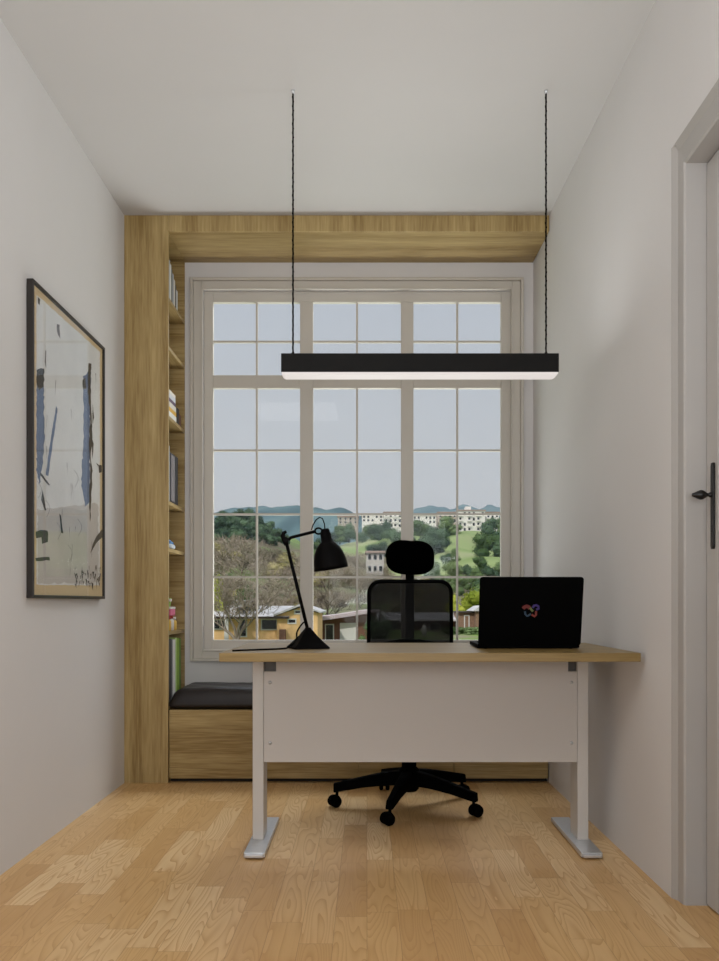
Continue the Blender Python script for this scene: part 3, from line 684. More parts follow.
# back: chair faces the desk, so the back stands on the window side
yb = .285
bk = MB(); W2 = .199; zt_, zb_ = 1.020, .700
outer = rrect(-W2, W2, zb_, zt_, .05, 6)
lower_r = [(x, z) for x, z in rrect(-W2, W2, zb_, zt_, .012, 3)]
path = [(-W2 - .002, yb, zb_)] + [(-W2, yb, zt_ - .08)] + [(-W2 + .055 - .055 * math.cos(t), yb, zt_ - .055 + .055 * math.sin(t)) for t in [PI / 2 * k / 8 for k in range(9)]]
path += [(-p[0], p[1], p[2]) for p in reversed(path)]
bk.tube(path, .0095, 10)
bk.tube([(-W2 - .002, yb, zb_), (-.12, yb, zb_ + .018), (-.05, yb + .005, zb_ + .030), (.05, yb + .005, zb_ + .030), (.12, yb, zb_ + .018), (W2 + .002, yb, zb_)], .010, 10)
bk.build('backrest_frame', M_PBLK, ch)
pts = [(-W2, zb_ + .004)] + [(p[0], p[2]) for p in path[1:-1]] + [(W2, zb_ + .004)]
MB().prism(pts, 'Y', yb - .002, yb + .002).build('backrest_mesh', M_MESH, ch)
MB().sup((0, yb - .005, .60), (.19, .025, .085), .5, .4, 32, 12).build('lumbar_pad', M_FABRIC, ch)
sp_ = MB(); sp_.prism([(.06, .405), (.20, .405), (.315, .52), (.318, 1.09), (.298, 1.09), (.295, .54), (.19, .43), (.06, .43)], 'X', -.021, .021)
sp_.build('spine', M_PBLK, ch, bevel=.004)
hr = MB(); vs = []; fs = []; NU, NV = 48, 14
for j in range(NV + 1):
    ph = -PI / 2 + PI * j / NV; c1 = math.copysign(abs(math.cos(ph)) ** .6, math.cos(ph)); s1 = math.copysign(abs(math.sin(ph)) ** .6, math.sin(ph))
    for i in range(NU):
        th = 2 * PI * i / NU; pw = lambda a, e_: math.copysign(abs(a) ** e_, a)
        x = .118 * c1 * pw(math.cos(th), .72); z = .085 * c1 * pw(math.sin(th), .72)
        z *= 1 - .06 * math.exp(-(x / .035) ** 2) * (1 if z > 0 else 0) - .22 * (abs(x) / .118) ** 2 * 0
        z -= .004 * x / .118
        vs.append((x, yb - .02 + .028 * s1 + 1.2 * x * x, 1.136 + z))
for j in range(NV):
    for i in range(NU): fs.append((j * NU + i, j * NU + (i + 1) % NU, (j + 1) * NU + (i + 1) % NU, (j + 1) * NU + i))
hr.add(vs, fs, 0, True); hr.build('headrest', M_FABRIC, ch)
for o_ in ch.children:
    if o_.name.split('.')[0] in ('backrest_frame', 'backrest_mesh', 'lumbar_pad', 'spine', 'headrest'): o_.location.x = .019
#OUTDOORS

# ================================================================== the view outside the window
# ---- terrain: depth rows, each with (photo column : height) controls interpolated across azimuth
rows = {
 5.2: [(-900, -3.1), (1700, -3.1)], 30: [(-900, -3.1), (1700, -3.1)], 54: [(-900, -3.0), (330, -3.0), (385, -2.4), (1700, -2.4)], 62: [(-900, -3.0), (330, -3.0), (385, -2.05), (1700, -2.05)], 76: [(-900, -2.9), (330, -2.9), (385, -1.75), (1700, -1.75)],
 90: [(-900, -2.6), (330, -2.6), (385, -1.6), (1700, -1.6)],
 120: [(-900, 0), (213, 0), (300, -.5), (400, -.8), (500, -.6), (1700, 0)],
 160: [(-900, 8), (213, 7), (300, 4), (400, 2), (500, 4), (1700, 6)],
 210: [(-900, 20), (213, 17), (300, 11), (400, 8), (500, 11), (1700, 14)],
 260: [(-900, 28), (213, 25), (250, 25), (300, 19), (330, 14), (400, 15), (460, 18), (505, 16), (1700, 20)],
 300: [(-900, 33), (213, 30), (250, 30.5), (290, 25), (320, 17), (345, 19), (400, 25), (440, 25), (460, 26), (490, 23), (510, 23), (1700, 28)],
 340: [(-900, 30), (213, 28), (250, 29), (290, 22), (320, 20), (345, 24), (400, 29), (440, 29.5), (470, 29.5), (510, 29), (1700, 34)],
 400: [(-900, 24), (213, 22), (290, 16), (320, 22), (345, 29), (400, 33.5), (440, 35), (470, 35), (510, 34), (1700, 36)],
 520: [(-900, 0), (213, 0), (290, 0), (345, 12), (400, 26), (510, 28), (1700, 20)],
 800: [(-900, 0), (1700, 0)], 2600: [(-900, 0), (1700, 0)]}
RD = sorted(rows)
def _ev(r, p):
    for (a, za), (b, zb2) in zip(r, r[1:]):
        if p <= b:
            t = max(0, (p - a) / (b - a)); t = t * t * (3 - 2 * t); return za + (zb2 - za) * t
    return r[-1][1]
def ground(x, y):
    p = VX + F * x / y; y = min(max(y, RD[0]), RD[-1])
    for a, b in zip(RD, RD[1:]):
        if y <= b:
            t = (y - a) / (b - a); z = _ev(rows[a], p) * (1 - t) + _ev(rows[b], p) * t; break
    k = min(1, max(0, (y - 80) / 60))
    return z + k * (.5 * math.sin(x * .11 + y * .05) + .35 * math.sin(x * .23 - y * .09 + 1))
ds = [5.2, 12, 20, 30, 40, 50, 62, 70, 80, 90, 100, 110, 120, 130, 145, 160, 175, 190, 210, 225, 240, 260, 270, 280, 290, 300, 310, 320, 330, 340, 355, 370, 385, 400, 430, 460, 520, 600, 800, 1200, 2600]
ps = [-900, -500, -200, -50, 60, 140] + list(range(190, 540, 6)) + [600, 700, 850, 1200, 1700]
tm = MB(); vs = [((p - VX) / F * d, d, ground((p - VX) / F * d, d)) for d in ds for p in ps]; n_ = len(ps)
tm.add(vs, [(j * n_ + i, j * n_ + i + 1, (j + 1) * n_ + i + 1, (j + 1) * n_ + i) for j in range(len(ds) - 1) for i in range(n_ - 1)], 0, True)
def ground_mat(name, c1, c2, c3, sc):
    m = bpy.data.materials.new(name); m.use_nodes = True; n = m.node_tree.nodes; L = m.node_tree.links; b = n['Principled BSDF']
    tc = n.new('ShaderNodeTexCoord'); t = n.new('ShaderNodeTexNoise'); t.inputs['Scale'].default_value = sc; t.inputs['Detail'].default_value = 6
    L.new(tc.outputs['Object'], t.inputs['Vector']); r = n.new('ShaderNodeValToRGB')
    r.color_ramp.elements[0].position = .38; r.color_ramp.elements[0].color = c1; r.color_ramp.elements[1].position = .62; r.color_ramp.elements[1].color = c3
    e = r.color_ramp.elements.new(.5); e.color = c2
    L.new(t.outputs[0], r.inputs[0]); L.new(r.outputs[0], b.inputs['Base Color']); b.inputs['Roughness'].default_value = .95; b.inputs['Specular IOR Level'].default_value = .1
    return m
tm.m = [0 if (ds[j] >= 265 or (ds[j] >= 185 and ps[i] > 385)) else 2 if j < 9 else 1 for j in range(len(ds) - 1) for i in range(n_ - 1)]
tag(tm.build('ground', [ground_mat('hill_grass', srgb(110, 128, 72), srgb(130, 144, 92), srgb(142, 146, 106), .03), ground_mat('woodland_floor', srgb(92, 84, 66), srgb(112, 104, 84), srgb(104, 116, 72), .06), ground_mat('garden_grass', srgb(84, 112, 44), srgb(108, 130, 64), srgb(128, 124, 96), .15)]), kind='structure')
def stand(px, pb):
    """depth at which the ground is seen at photo row pb"""
    d = 85.0
    while d < 372:
        x = (px - VX) / F * d
        if VY - (ground(x, d) - EYE) / d * F <= pb: return d
        d += 1.5
    return 372.0
# ---- far mountains, each a broad ridge with a rugged crest
def mountain(name, label, d0, d1, prof, mat, seed):
    rs = random.Random(seed); m = MB(); nn = 150; mm = 14; vs = []
    from mathutils import noise as NZ
    x0, x1 = prof[0][0], prof[-1][0]
    for j in range(mm + 1):
        t = j / mm; d = d0 + (d1 - d0) * t; prof_h = math.sin(PI * min(1, t * .5 / .62)) if t < .62 else math.cos((t - .62) / .38 * PI / 2)
        for i in range(nn + 1):
            p = x0 + (x1 - x0) * i / nn; x = (p - VX) / F * d; z = _ev(prof, p) * max(0, prof_h)
            z += NZ.noise(Vector((x * .008, d * .008, seed))) * 22 * prof_h + NZ.noise(Vector((x * .04, d * .04, seed))) * 8 * prof_h
            vs.append((x, d, max(z, -1)))
    m.add(vs, [(j * (nn + 1) + i, j * (nn + 1) + i + 1, (j + 1) * (nn + 1) + i + 1, (j + 1) * (nn + 1) + i) for j in range(mm) for i in range(nn)], 0, True)
    o = m.build(name, mat); tag(o, label, 'mountain', 'far wooded mountains'); return o
M_MTN = ground_mat('hazy_wooded_slope', srgb(50, 74, 74), srgb(66, 92, 92), srgb(88, 110, 108), .025)  # haze blue mixed into the forest colours
def zz_(py, d): return EYE + (VY - py) / F * d
dA = 1500
mountain('mountain', 'wooded blue mountain behind the dark treed hill, left half of the window', 1000, 1480, [(-260, 60), (-160, 150), (60, 140), (180, zz_(516, 1300)), (213, zz_(514, 1300)), (255, zz_(510, 1300)), (290, zz_(508, 1300)), (330, zz_(513, 1300)), (380, zz_(517, 1300)), (420, 110), (460, 40)], M_MTN, 2)
mountain('mountain', 'long double-topped blue mountain behind the apartment blocks, right half of the window', 1560, 2600, [(370, 60), (400, zz_(517, 2100)), (415, zz_(508, 2100)), (438, zz_(502, 2100)), (452, zz_(505, 2100)), (462, zz_(502.5, 2100)), (480, zz_(508, 2100)), (492, zz_(505, 2100)), (510, zz_(509, 2100)), (560, zz_(512, 2100)), (640, zz_(510, 2100)), (760, zz_(506, 2100)), (900, zz_(512, 2100)), (1000, 100)], M_MTN, 5)

# ---- trees
def leaf_mat(name, a, b_, sc=.5):
    m = bpy.data.materials.new(name); m.use_nodes = True; n = m.node_tree.nodes; L = m.node_tree.links; b = n['Principled BSDF']
    tc = n.new('ShaderNodeTexCoord'); t = n.new('ShaderNodeTexNoise'); t.inputs['Scale'].default_value = sc; t.inputs['Detail'].default_value = 5
    oi = n.new('ShaderNodeObjectInfo'); ad = n.new('ShaderNodeMath'); ad.operation = 'MULTIPLY_ADD'; ad.inputs[1].default_value = .35
    L.new(tc.outputs['Object'], t.inputs['Vector']); L.new(oi.outputs['Random'], ad.inputs[0]); L.new(t.outputs[0], ad.inputs[2])
    r = n.new('ShaderNodeValToRGB'); r.color_ramp.elements[0].position = .45; r.color_ramp.elements[1].position = .85
    r.color_ramp.elements[0].color = a; r.color_ramp.elements[1].color = b_
    L.new(ad.outputs[0], r.inputs[0]); L.new(r.outputs[0], b.inputs['Base Color']); b.inputs['Roughness'].default_value = .9; b.inputs['Specular IOR Level'].default_value = .1
    return m
L_DARK = leaf_mat('evergreen_leaves', srgb(44, 64, 46), srgb(92, 114, 82))
L_MID = leaf_mat('mid_green_leaves', srgb(62, 84, 46), srgb(112, 130, 84))
L_LIME = leaf_mat('yellow_green_leaves', srgb(98, 112, 34), srgb(168, 170, 72))
L_BRN = leaf_mat('bare_twigs', srgb(98, 90, 70), srgb(166, 154, 132))
L_OLV = leaf_mat('olive_scrub', srgb(110, 104, 62), srgb(158, 148, 104))
M_BARK = base_mat('tree_bark', srgb(74, 62, 52), .9, noise=.25, nscale=4)
M_BARKL = base_mat('pale_twig_bark', srgb(142, 128, 112), .9, noise=.2, nscale=4)
def crown_mesh(name, seed, blobs, leaf, count, mat, core=True):
    """clumped foliage: lumpy cores clothed with many small leaves; unit size"""
    rs = random.Random(seed); m = MB()
    B_ = []
    for k in range(blobs):
        a = rs.uniform(0, 2 * PI); r = rs.uniform(.15, .62); B_.append((r * math.cos(a), r * math.sin(a), rs.uniform(.35, 1.35) * (1 - .3 * r), rs.uniform(.28, .44)))
    B_.append((0, 0, .8, .5))
    if core:
        for bx_, by_, bz_, br in B_:
            vs = []; fs = []; nu, nv = 9, 6
            for j in range(nv + 1):
                for i in range(nu):
                    th, ph = 2 * PI * i / nu, -PI / 2 + PI * j / nv; q_ = br * rs.uniform(.68, .88)
                    vs.append((bx_ + q_ * math.cos(ph) * math.cos(th), by_ + q_ * math.cos(ph) * math.sin(th), bz_ + q_ * .85 * math.sin(ph)))
            for j in range(nv):
                for i in range(nu): fs.append((j * nu + i, j * nu + (i + 1) % nu, (j + 1) * nu + (i + 1) % nu, (j + 1) * nu + i))
            m.add(vs, fs)
    for k in range(count):
        bx_, by_, bz_, br = rs.choice(B_)
        n3 = Vector((rs.gauss(0, 1), rs.gauss(0, 1), rs.gauss(0, 1))).normalized(); p = Vector((bx_, by_, bz_)) + n3 * br * rs.uniform(.82, 1.08)
        nn_ = (n3 + Vector((rs.gauss(0, .5), rs.gauss(0, .5), rs.gauss(0, .5)))).normalized(); u_ = nn_.orthogonal().normalized(); u_.rotate(Matrix.Rotation(rs.uniform(0, 6.3), 3, nn_)); v_ = nn_.cross(u_)
        l = leaf * rs.uniform(.6, 1.4)
        m.add([p - u_ * l, p - v_ * l * .5, p + u_ * l, p + v_ * l * .5], [(0, 1, 2, 3)])
    me_o = m.build(name, mat); me = me_o.data; bpy.data.objects.remove(me_o); return me
def trunk_mesh(seed):
    rs = random.Random(seed); m = MB(); m.tube([(0, 0, -.1), (.01, .01, .3), (.03, 0, .9)], [.06, .045, .02], 7)
    for k in range(4):
        a = rs.uniform(0, 6.3); m.tube([(.015, 0, .3 + .1 * k), (.3 * math.cos(a), .3 * math.sin(a), .7 + .1 * k)], [.025, .008], 5)
    o = m.build('trunk', M_BARK); me = o.data; bpy.data.objects.remove(o); return me
def bare_mesh(seed, mat, spread=.5, depth=6, twig=.003, base=.030):
    rs = random.Random(seed); m = MB()
    def br(p, d, ln, r, lv):
        q1 = p + d * ln * .5 + Vector((rs.gauss(0, .04), rs.gauss(0, .04), rs.gauss(0, .02))) * ln; q = q1 + (d + Vector((rs.gauss(0, .25), rs.gauss(0, .25), rs.gauss(0, .1)))).normalized() * ln * .5
        m.tube([p, q1, q], [r, r * .85, r * .65], 6 if lv < 2 else 3, caps=False)
        if lv >= depth: return
        for k in range(rs.choice((2, 3, 3)) if lv else 4):
            nd = (d + Vector((rs.gauss(0, spread), rs.gauss(0, spread), rs.uniform(-.15, .35)))).normalized()
            br(p + (q - p) * rs.uniform(.6, 1) if k else q, nd, ln * rs.uniform(.6, .84), max(twig, r * .6), lv + 1)
    br(Vector((0, 0, -.02)), Vector((0, 0, 1)), .30, base, 0)
    o = m.build('branches', mat); me = o.data; bpy.data.objects.remove(o); return me
K = {
 'dark': [crown_mesh('crown', 11 + i, 9, .055, 1500, L_DARK) for i in range(3)],
 'mid': [crown_mesh('crown', 21 + i, 9, .050, 1500, L_MID) for i in range(2)],
 'lime': [crown_mesh('crown', 31 + i, 8, .050, 1200, L_LIME) for i in range(2)],
 'scrub': [crown_mesh('crown', 41 + i, 8, .045, 1300, L_OLV) for i in range(2)],
}
TR = trunk_mesh(5)
BARE = [bare_mesh(3 + i, M_BARKL if i % 2 else M_BARK, .52) for i in range(4)]
def twig_mesh(seed):
    rs = random.Random(seed); m = MB()
    for k in range(1500):
        a = rs.uniform(0, 6.3); r = .85 * math.sqrt(rs.random()); z = rs.uniform(.25, 1.0) * 1.7; r *= math.sin(min(1, (z + .1) / 1.9) * PI) ** .5
        p = Vector((r * math.cos(a), r * math.sin(a), z)); d = (Vector((p.x, p.y, .6)) + Vector((rs.gauss(0, .6), rs.gauss(0, .6), rs.gauss(0, .6)))).normalized() * rs.uniform(.08, .2)
        u_ = d.orthogonal().normalized() * .0045; m.add([p - u_, p + u_, p + d * .5 + u_ * .8, p + d, p + d * .5 - u_ * .8], [(0, 1, 2, 3, 4)])
    o = m.build('twigs', M_BARKL); me = o.data; bpy.data.objects.remove(o); return me
TWIGF = [twig_mesh(71), twig_mesh(72)]
TWIG = [crown_mesh('twigs', 61 + i, 12, .034, 1700, L_BRN, core=False) for i in range(2)]
def mobj(name, me, parent):
    o = bpy.data.objects.new(name, me); COL.objects.link(o); o.parent = parent; return o
tcount = [0]
def tree(kind, px, d, w, ht, label, group=None, name='tree', cat='tree', base=None):
    """px: column, w: crown width in metres, ht: total height in metres"""
    tcount[0] += 1; k = tcount[0]; x = (px - VX) / F * d; z = ground(x, d) if base is None else base
    t = thing(name, (x, d, z - .05 * ht), label, cat, group); t.rotation_euler = (0, 0, k * 2.4)
    if kind == 'bare':
        o = mobj('branches', BARE[k % 4], t); o.scale = (w / 1.1, w / 1.1, ht / 1.15)
        o = mobj('twigs', (TWIGF if d < 100 else TWIG)[k % 2], t); o.scale = (w / 1.7, w / 1.7, ht / 1.95); o.location = (0, 0, .18 * ht)
    else:
        m_ = K[kind]; o = mobj('crown', m_[k % len(m_)], t); o.scale = (w / 1.75, w / 1.75, ht * 1.05 / 1.6)
        o = mobj('trunk', TR, t); o.scale = (w * .6, w * .6, ht * .7)
    return t
# left hilltop and its flank: dark evergreen wood
rs = random.Random(9)
for k, (px, py, wpx) in enumerate([(206, 517, 20), (216, 515, 22), (228, 510, 24), (238, 507, 22), (249, 509, 20), (259, 514, 20), (268, 519, 18), (276, 527, 16), (284, 534, 13), (222, 524, 20), (240, 522, 24), (255, 526, 20), (266, 531, 15), (212, 531, 18), (231, 516, 22), (243, 515, 24), (252, 520, 22), (236, 526, 24), (226, 509, 18), (246, 507, 18), (274, 533, 16), (262, 522, 20)]):
    hp = wpx * .85; d = min(stand(px, py + hp), 298); top = Z(py, d); ht = hp / F * d; tree('dark', px, d, wpx / F * d * 1.1, ht, 'dark evergreen tree in the wood crowning the left-hand hill', 'dark wood on the left hill', base=top - ht * .95)
# ridge oaks in front of the apartment blocks
ridge = [(313, 541, 14), (322, 538, 14), (331, 531, 14), (340, 526, 17), (349, 523, 18), (362, 529, 14), (372, 524, 18), (381, 520, 22), (391, 526, 18), (318, 550, 12), (378, 540, 20), (404, 528, 20), (418, 520, 18),
         (424, 533, 26), (438, 523, 26), (446, 517, 22), (437, 535, 20), (414, 540, 22), (486, 533, 26), (497, 526, 24), (492, 516, 18), (503, 517, 18), (501, 539, 20), (374, 552, 9), (456, 524, 12)]
for k, (px, py, wpx) in enumerate(ridge):
    hp = wpx * .9; d = stand(px, py + hp) ; top = Z(py, d); ht = hp / F * d
    ht *= 1.15; tree('dark' if k % 3 else 'mid', px, d, wpx / F * d * 1.3, ht, 'rounded evergreen oak on the ridge below the pale apartment blocks', 'oaks on the ridge', base=top - ht * .93)
# nearer wooded band at right, below the green slope
band = [(436, 562, 16), (446, 551, 15), (455, 549, 13), (452, 561, 22), (466, 562, 18), (480, 556, 16), (474, 568, 24), (490, 563, 20), (501, 562, 18), (460, 574, 22), (484, 576, 26), (498, 577, 20), (440, 575, 18), (428, 570, 16)]
for k, (px, py, wpx) in enumerate(band):
    hp = wpx; d = stand(px, py + hp); top = Z(py, d); ht = hp / F * d
    tree(('mid', 'dark', 'mid')[k % 3], px, d, wpx / F * d * 1.05, ht, 'bushy green tree in the wooded band below the green slope', 'green trees below the slope', base=top - ht * .95)
# leafless brown woodland on the left and the middle
bare = [(218, 538, 22), (232, 533, 26), (247, 537, 24), (262, 541, 22), (276, 545, 20), (290, 548, 20), (302, 552, 18), (225, 552, 26), (242, 550, 26), (258, 556, 24), (274, 558, 22), (292, 560, 22), (214, 560, 22),
        (314, 556, 18), (324, 552, 20), (335, 549, 20), (346, 548, 20), (357, 550, 20), (368, 556, 18), (380, 562, 18), (318, 568, 20), (332, 566, 22), (350, 566, 24), (366, 572, 20), (384, 574, 20), (400, 574, 20), (270, 572, 26), (290, 574, 24), (236, 570, 28), (414, 580, 20), (430, 584, 18), (446, 588, 18),
        (320, 584, 22), (340, 584, 24), (360, 588, 22), (306, 590, 20), (378, 590, 20), (396, 596, 22), (256, 588, 20), (276, 590, 20), (296, 592, 18), (416, 596, 22), (436, 600, 20)]
bare += [(212 + (k * 37) % 232, 545 + (k * 53) % 46, 18 + k % 7) for k in range(44)]
for k, (px, py, wpx) in enumerate(bare):
    hp = wpx * .95; d = stand(px, py + hp); top = Z(py, d); ht = hp / F * d
    kd = 'bare' if k % 5 else 'scrub'
    lb = {'bare': 'leafless brown tree in the bare woodland behind the houses', 'scrub': 'olive-tinged tree among the bare woodland behind the houses'}[kd]
    tree(kd, px, d, wpx / F * d * 1.25, ht, lb, {'bare': 'leafless woodland behind the houses', 'scrub': 'olive trees in the bare woodland'}[kd], base=top - ht)
# individual trees close to the houses
tree('bare', 234, 57, 6.6, 8.2, 'big bare-branched tree rising in front of the yellow bungalow', name='bare_tree')
tree('lime', 219, 62, 2.6, 6.2, 'yellow-green tree at the left edge of the view, over the bungalow roof', base=-3)
tree('lime', 213, 66, 3.0, 4.9, 'lower yellow-green tree at the far left window edge', base=-3)
tree('mid', 248, 78, 4.0, 5.2, 'bright green tree just behind the pale chimney roof of the bungalow', base=-2.8)
tree('bare', 285, 72, 5.5, 6.6, 'bare grey tree behind the right end of the bungalow roof', base=-2.9, name='bare_tree')
tree('bare', 330, 92, 7.5, 8.0, 'bare brown tree behind the brown shed roof', base=-2.6, name='bare_tree')
tree('dark', 378, 64, 2.2, 2.5, 'round dark green bush beside the brown house', name='bush', cat='bush', base=-2.4)
tree('mid', 361, 61, 1.3, 1.5, 'small light green shrub beside the white garage door', name='shrub', cat='shrub', base=-3)
tree('lime', 470, 95, 4.6, 4.3, 'yellow-green tree behind the brick outbuilding', base=-1.6)
tree('lime', 456, 86, 2.8, 3.6, 'small yellow-green tree left of the brick outbuilding', base=-1.65)
tree('mid', 484, 100, 5, 4.9, 'green tree partly hidden by the laptop, behind the brick outbuilding', base=-1.5)
for k, px in enumerate((454, 461, 468, 475, 482, 447)):
    tree('mid', px, 71 + k % 2, 1.3, .7, 'low clipped green bush in the row before the brick outbuilding', 'low bushes by the brick outbuilding', name='bush', cat='bush', base=-1.9)
for k, px in enumerate((252, 262, 270, 280, 292)):
    tree('mid' if k % 2 else 'lime', px, 54.5, .9, .8, 'small garden shrub along the front of the yellow bungalow', 'shrubs along the bungalow front', name='shrub', cat='shrub', base=-2.7)

# ---- buildings
M_YEL = base_mat('ochre_render', srgb(226, 184, 128), .85, noise=.08, nscale=1.5)
M_ROOFP = base_mat('pale_weathered_roof', srgb(182, 178, 176), .8, noise=.18, nscale=1.2)
M_BRN = base_mat('brown_boarding', srgb(112, 78, 62), .85, noise=.15, nscale=2)
M_BRK = base_mat('red_brown_brick', srgb(132, 104, 84), .9, noise=.2, nscale=6)
M_CRM = base_mat('cream_render', srgb(226, 222, 216), .85, noise=.05, nscale=.3)
M_GLS = base_mat('dark_window_glass', srgb(22, 24, 28), .15)
M_TW = base_mat('white_window_trim', srgb(205, 202, 196), .7)
M_TILE = base_mat('muted_roof_tile', srgb(158, 138, 126), .85, noise=.15, nscale=.5)
M_FASC = base_mat('dark_fascia', srgb(54, 42, 34), .8)
M_LILAC = base_mat('pale_lilac_roof', srgb(176, 160, 160), .8, noise=.1, nscale=1)
def bld(name, px, d, label, cat, group=None, z=None):
    x = (px - VX) / F * d; return thing(name, (x, d, ground(x, d) if z is None else z), label, cat, group)
def opening(t, x, z, w, h, y, nm='window', pane=M_GLS, bars=1):
    f = MB(); e_ = .09
    f.box(x - e_, x, y - .05, y + .03, z - e_, z + h + e_).box(x + w, x + w + e_, y - .05, y + .03, z - e_, z + h + e_).box(x, x + w, y - .05, y + .03, z + h, z + h + e_).box(x, x + w, y - .05, y + .03, z - e_, z)
    for b in range(1, bars + 1): f.box(x + w * b / (bars + 1) - .03, x + w * b / (bars + 1) + .03, y - .04, y + .03, z, z + h)
    fo = f.build(nm, M_TW, t); MB().box(x, x + w, y - .015, y + .01, z, z + h).build('pane', pane, fo)
# yellow bungalow, left
D = 60.0; bz = -3.0; X0 = (205 - VX) / F * D
def bxp(p, d=D): return (p - VX) / F * d - X0
def bzp(p, d=D): return Z(p, d) - bz
bg_ = bld('bungalow', 205, D, 'yellow bungalow with pale roofs and dark windows, left of the view', 'house', z=bz)
MB().box(bxp(200), bxp(296), 0, 7, 0, bzp(616)).build('wall', M_YEL, bg_)
MB().prism([(bxp(278), 0), (bxp(318), 0), (bxp(318), bzp(613)), (bxp(301), bzp(607.5)), (bxp(278), bzp(615))], 'Y', -.6, 6).build('gable_wall', M_YEL, bg_)
MB().prism([(-.9, bzp(616.5)), (3.4, bzp(606)), (7.6, bzp(614)), (7.6, bzp(614) - .12), (3.4, bzp(606) - .15), (-.9, bzp(616.5) - .14)], 'X', bxp(196), bxp(290)).build('roof', M_ROOFP, bg_)
MB().prism([(bxp(275), bzp(616)), (bxp(301), bzp(606)), (bxp(322), bzp(613)), (bxp(322), bzp(611.5)), (bxp(301), bzp(604)), (bxp(275), bzp(614))], 'Y', -1.0, 6.4).build('gable_roof', M_ROOFP, bg_)
MB().box(bxp(231), bxp(249), -.4, 4, bzp(607), bzp(601)).box(bxp(229.5), bxp(250), -.6, 4.2, bzp(601), bzp(600)).build('roof_lantern', M_ROOFP, bg_)
MB().box(bxp(196), bxp(290), -.95, -.75, bzp(618.5), bzp(616.3)).build('fascia', M_FASC, bg_)
MB().box(bxp(249.5), bxp(253.5), 1.2, 2.2, bzp(612), bzp(601)).build('chimney', M_FASC, bg_)
opening(bg_, bxp(214), bzp(628.5), bxp(226) - bxp(214), bzp(620.5) - bzp(628.5), 0)
opening(bg_, bxp(262), bzp(629), bxp(276.5) - bxp(262), bzp(620) - bzp(629), 0, bars=0)
opening(bg_, bxp(289.5), bzp(622.5), bxp(296) - bxp(289.5), bzp(619.5) - bzp(622.5), -.6, bars=0)
opening(bg_, bxp(296), bzp(613), bxp(301) - bxp(296), bzp(611) - bzp(613), -.6, bars=0)
opening(bg_, bxp(240), bzp(636), bxp(246) - bxp(240), bzp(620) - bzp(636), 0, 'doorway', bars=0)
MB().box(bxp(228), bxp(232), -1.6, -1.4, 0, bzp(617)).build('porch_post', M_TW, bg_)
MB().box(bxp(230), bxp(242), -1.7, 0, bzp(618), bzp(616.5)).build('porch_roof', M_FASC, bg_)
MB().box(bxp(281), bxp(287), -1.3, -.7, 0, bzp(629)).build('garden_cupboard', M_BRN, bg_)
# white picket fence panels in the garden
for k in range(5):
    x = (214 + 6.2 * k - VX) / F * 52; t = thing('picket_fence', (x, 52, -3.1), 'white garden fence panel before the yellow bungalow', 'fence', 'white fence panels')
    m = MB()
    for j in range(5): m.box(j * .075, j * .075 + .045, 0, .03, 0, .62 - .05 * abs(j - 2) + .3)
    m.build('picket', M_TW, t)['kind'] = 'stuff'; MB().box(0, .35, .03, .06, .5, .56).box(0, .35, .03, .06, .2, .26).build('rail', M_TW, t)
# brown house with sloping lilac-grey roof and white garage
D = 68.0; X0 = (306 - VX) / F * D
bh = bld('brown_house', 306, D, 'brown boarded house with a long sloping pale roof and white garage door', 'house', z=-3.0)
MB().prism([(bxp(306, D), 0), (bxp(376, D), 0), (bxp(376, D), bzp(611, D)), (bxp(364, D), bzp(612, D)), (bxp(306, D), bzp(620, D))], 'Y', 0, 6).build('wall', M_BRN, bh)
MB().prism([(bxp(300, D), bzp(621, D)), (bxp(325, D), bzp(620, D)), (bxp(380, D), bzp(611.5, D)), (bxp(380, D), bzp(610, D)), (bxp(366, D), bzp(610, D)), (bxp(334, D), bzp(615, D)), (bxp(300, D), bzp(618.5, D))], 'Y', -.9, 6.5).build('roof', M_LILAC, bh)
opening(bh, bxp(341, D), .1, bxp(356, D) - bxp(341, D), bzp(624, D) - .1, 0, 'garage_door', M_TW, 0)
opening(bh, bxp(310, D), bzp(634, D), bxp(316, D) - bxp(310, D), bzp(625, D) - bzp(634, D), 0)
opening(bh, bxp(326, D), .1, bxp(333, D) - bxp(326, D), bzp(625, D) - .1, 0, 'doorway', bars=0)
# long low dark house seen through the chair's mesh
bz = -1.75
D = 78.0; X0 = (380 - VX) / F * D
lh = bld('low_house', 380, D, 'low dark house with white-framed windows, seen through the chair back', 'house', z=bz)
MB().box(bxp(380, D), bxp(455, D), 0, 6, 0, bzp(620, D)).build('wall', M_BRN, lh)
MB().prism([(-.8, bzp(621, D)), (3, bzp(614, D)), (6.8, bzp(621, D)), (6.8, bzp(621, D) + .15), (3, bzp(613, D)), (-.8, bzp(621, D) + .15)], 'X', bxp(377, D), bxp(457, D)).build('roof', M_ROOFP, lh)
opening(lh, bxp(386, D), bzp(631, D), bxp(396, D) - bxp(386, D), bzp(624, D) - bzp(631, D), 0)
opening(lh, bxp(430, D), bzp(631, D), bxp(440, D) - bxp(430, D), bzp(624, D) - bzp(631, D), 0)
for px, w_, nm in ((382, .55, 'left'), (424, .45, 'right')):
    x = (px - VX) / F * 70; t = thing('white_post', (x, 70, -1.95), 'tall white rounded post before the low dark house, %s of the two' % nm, 'post')
    MB().lathe([(.0001, 0), (w_ / 2, 0), (w_ / 2, 1.6 if nm == 'left' else .7), (w_ * .4, 1.95 if nm == 'left' else .85), (.0001, 2.05 if nm == 'left' else .92)], n=12).build('post_shaft', M_TW, t)
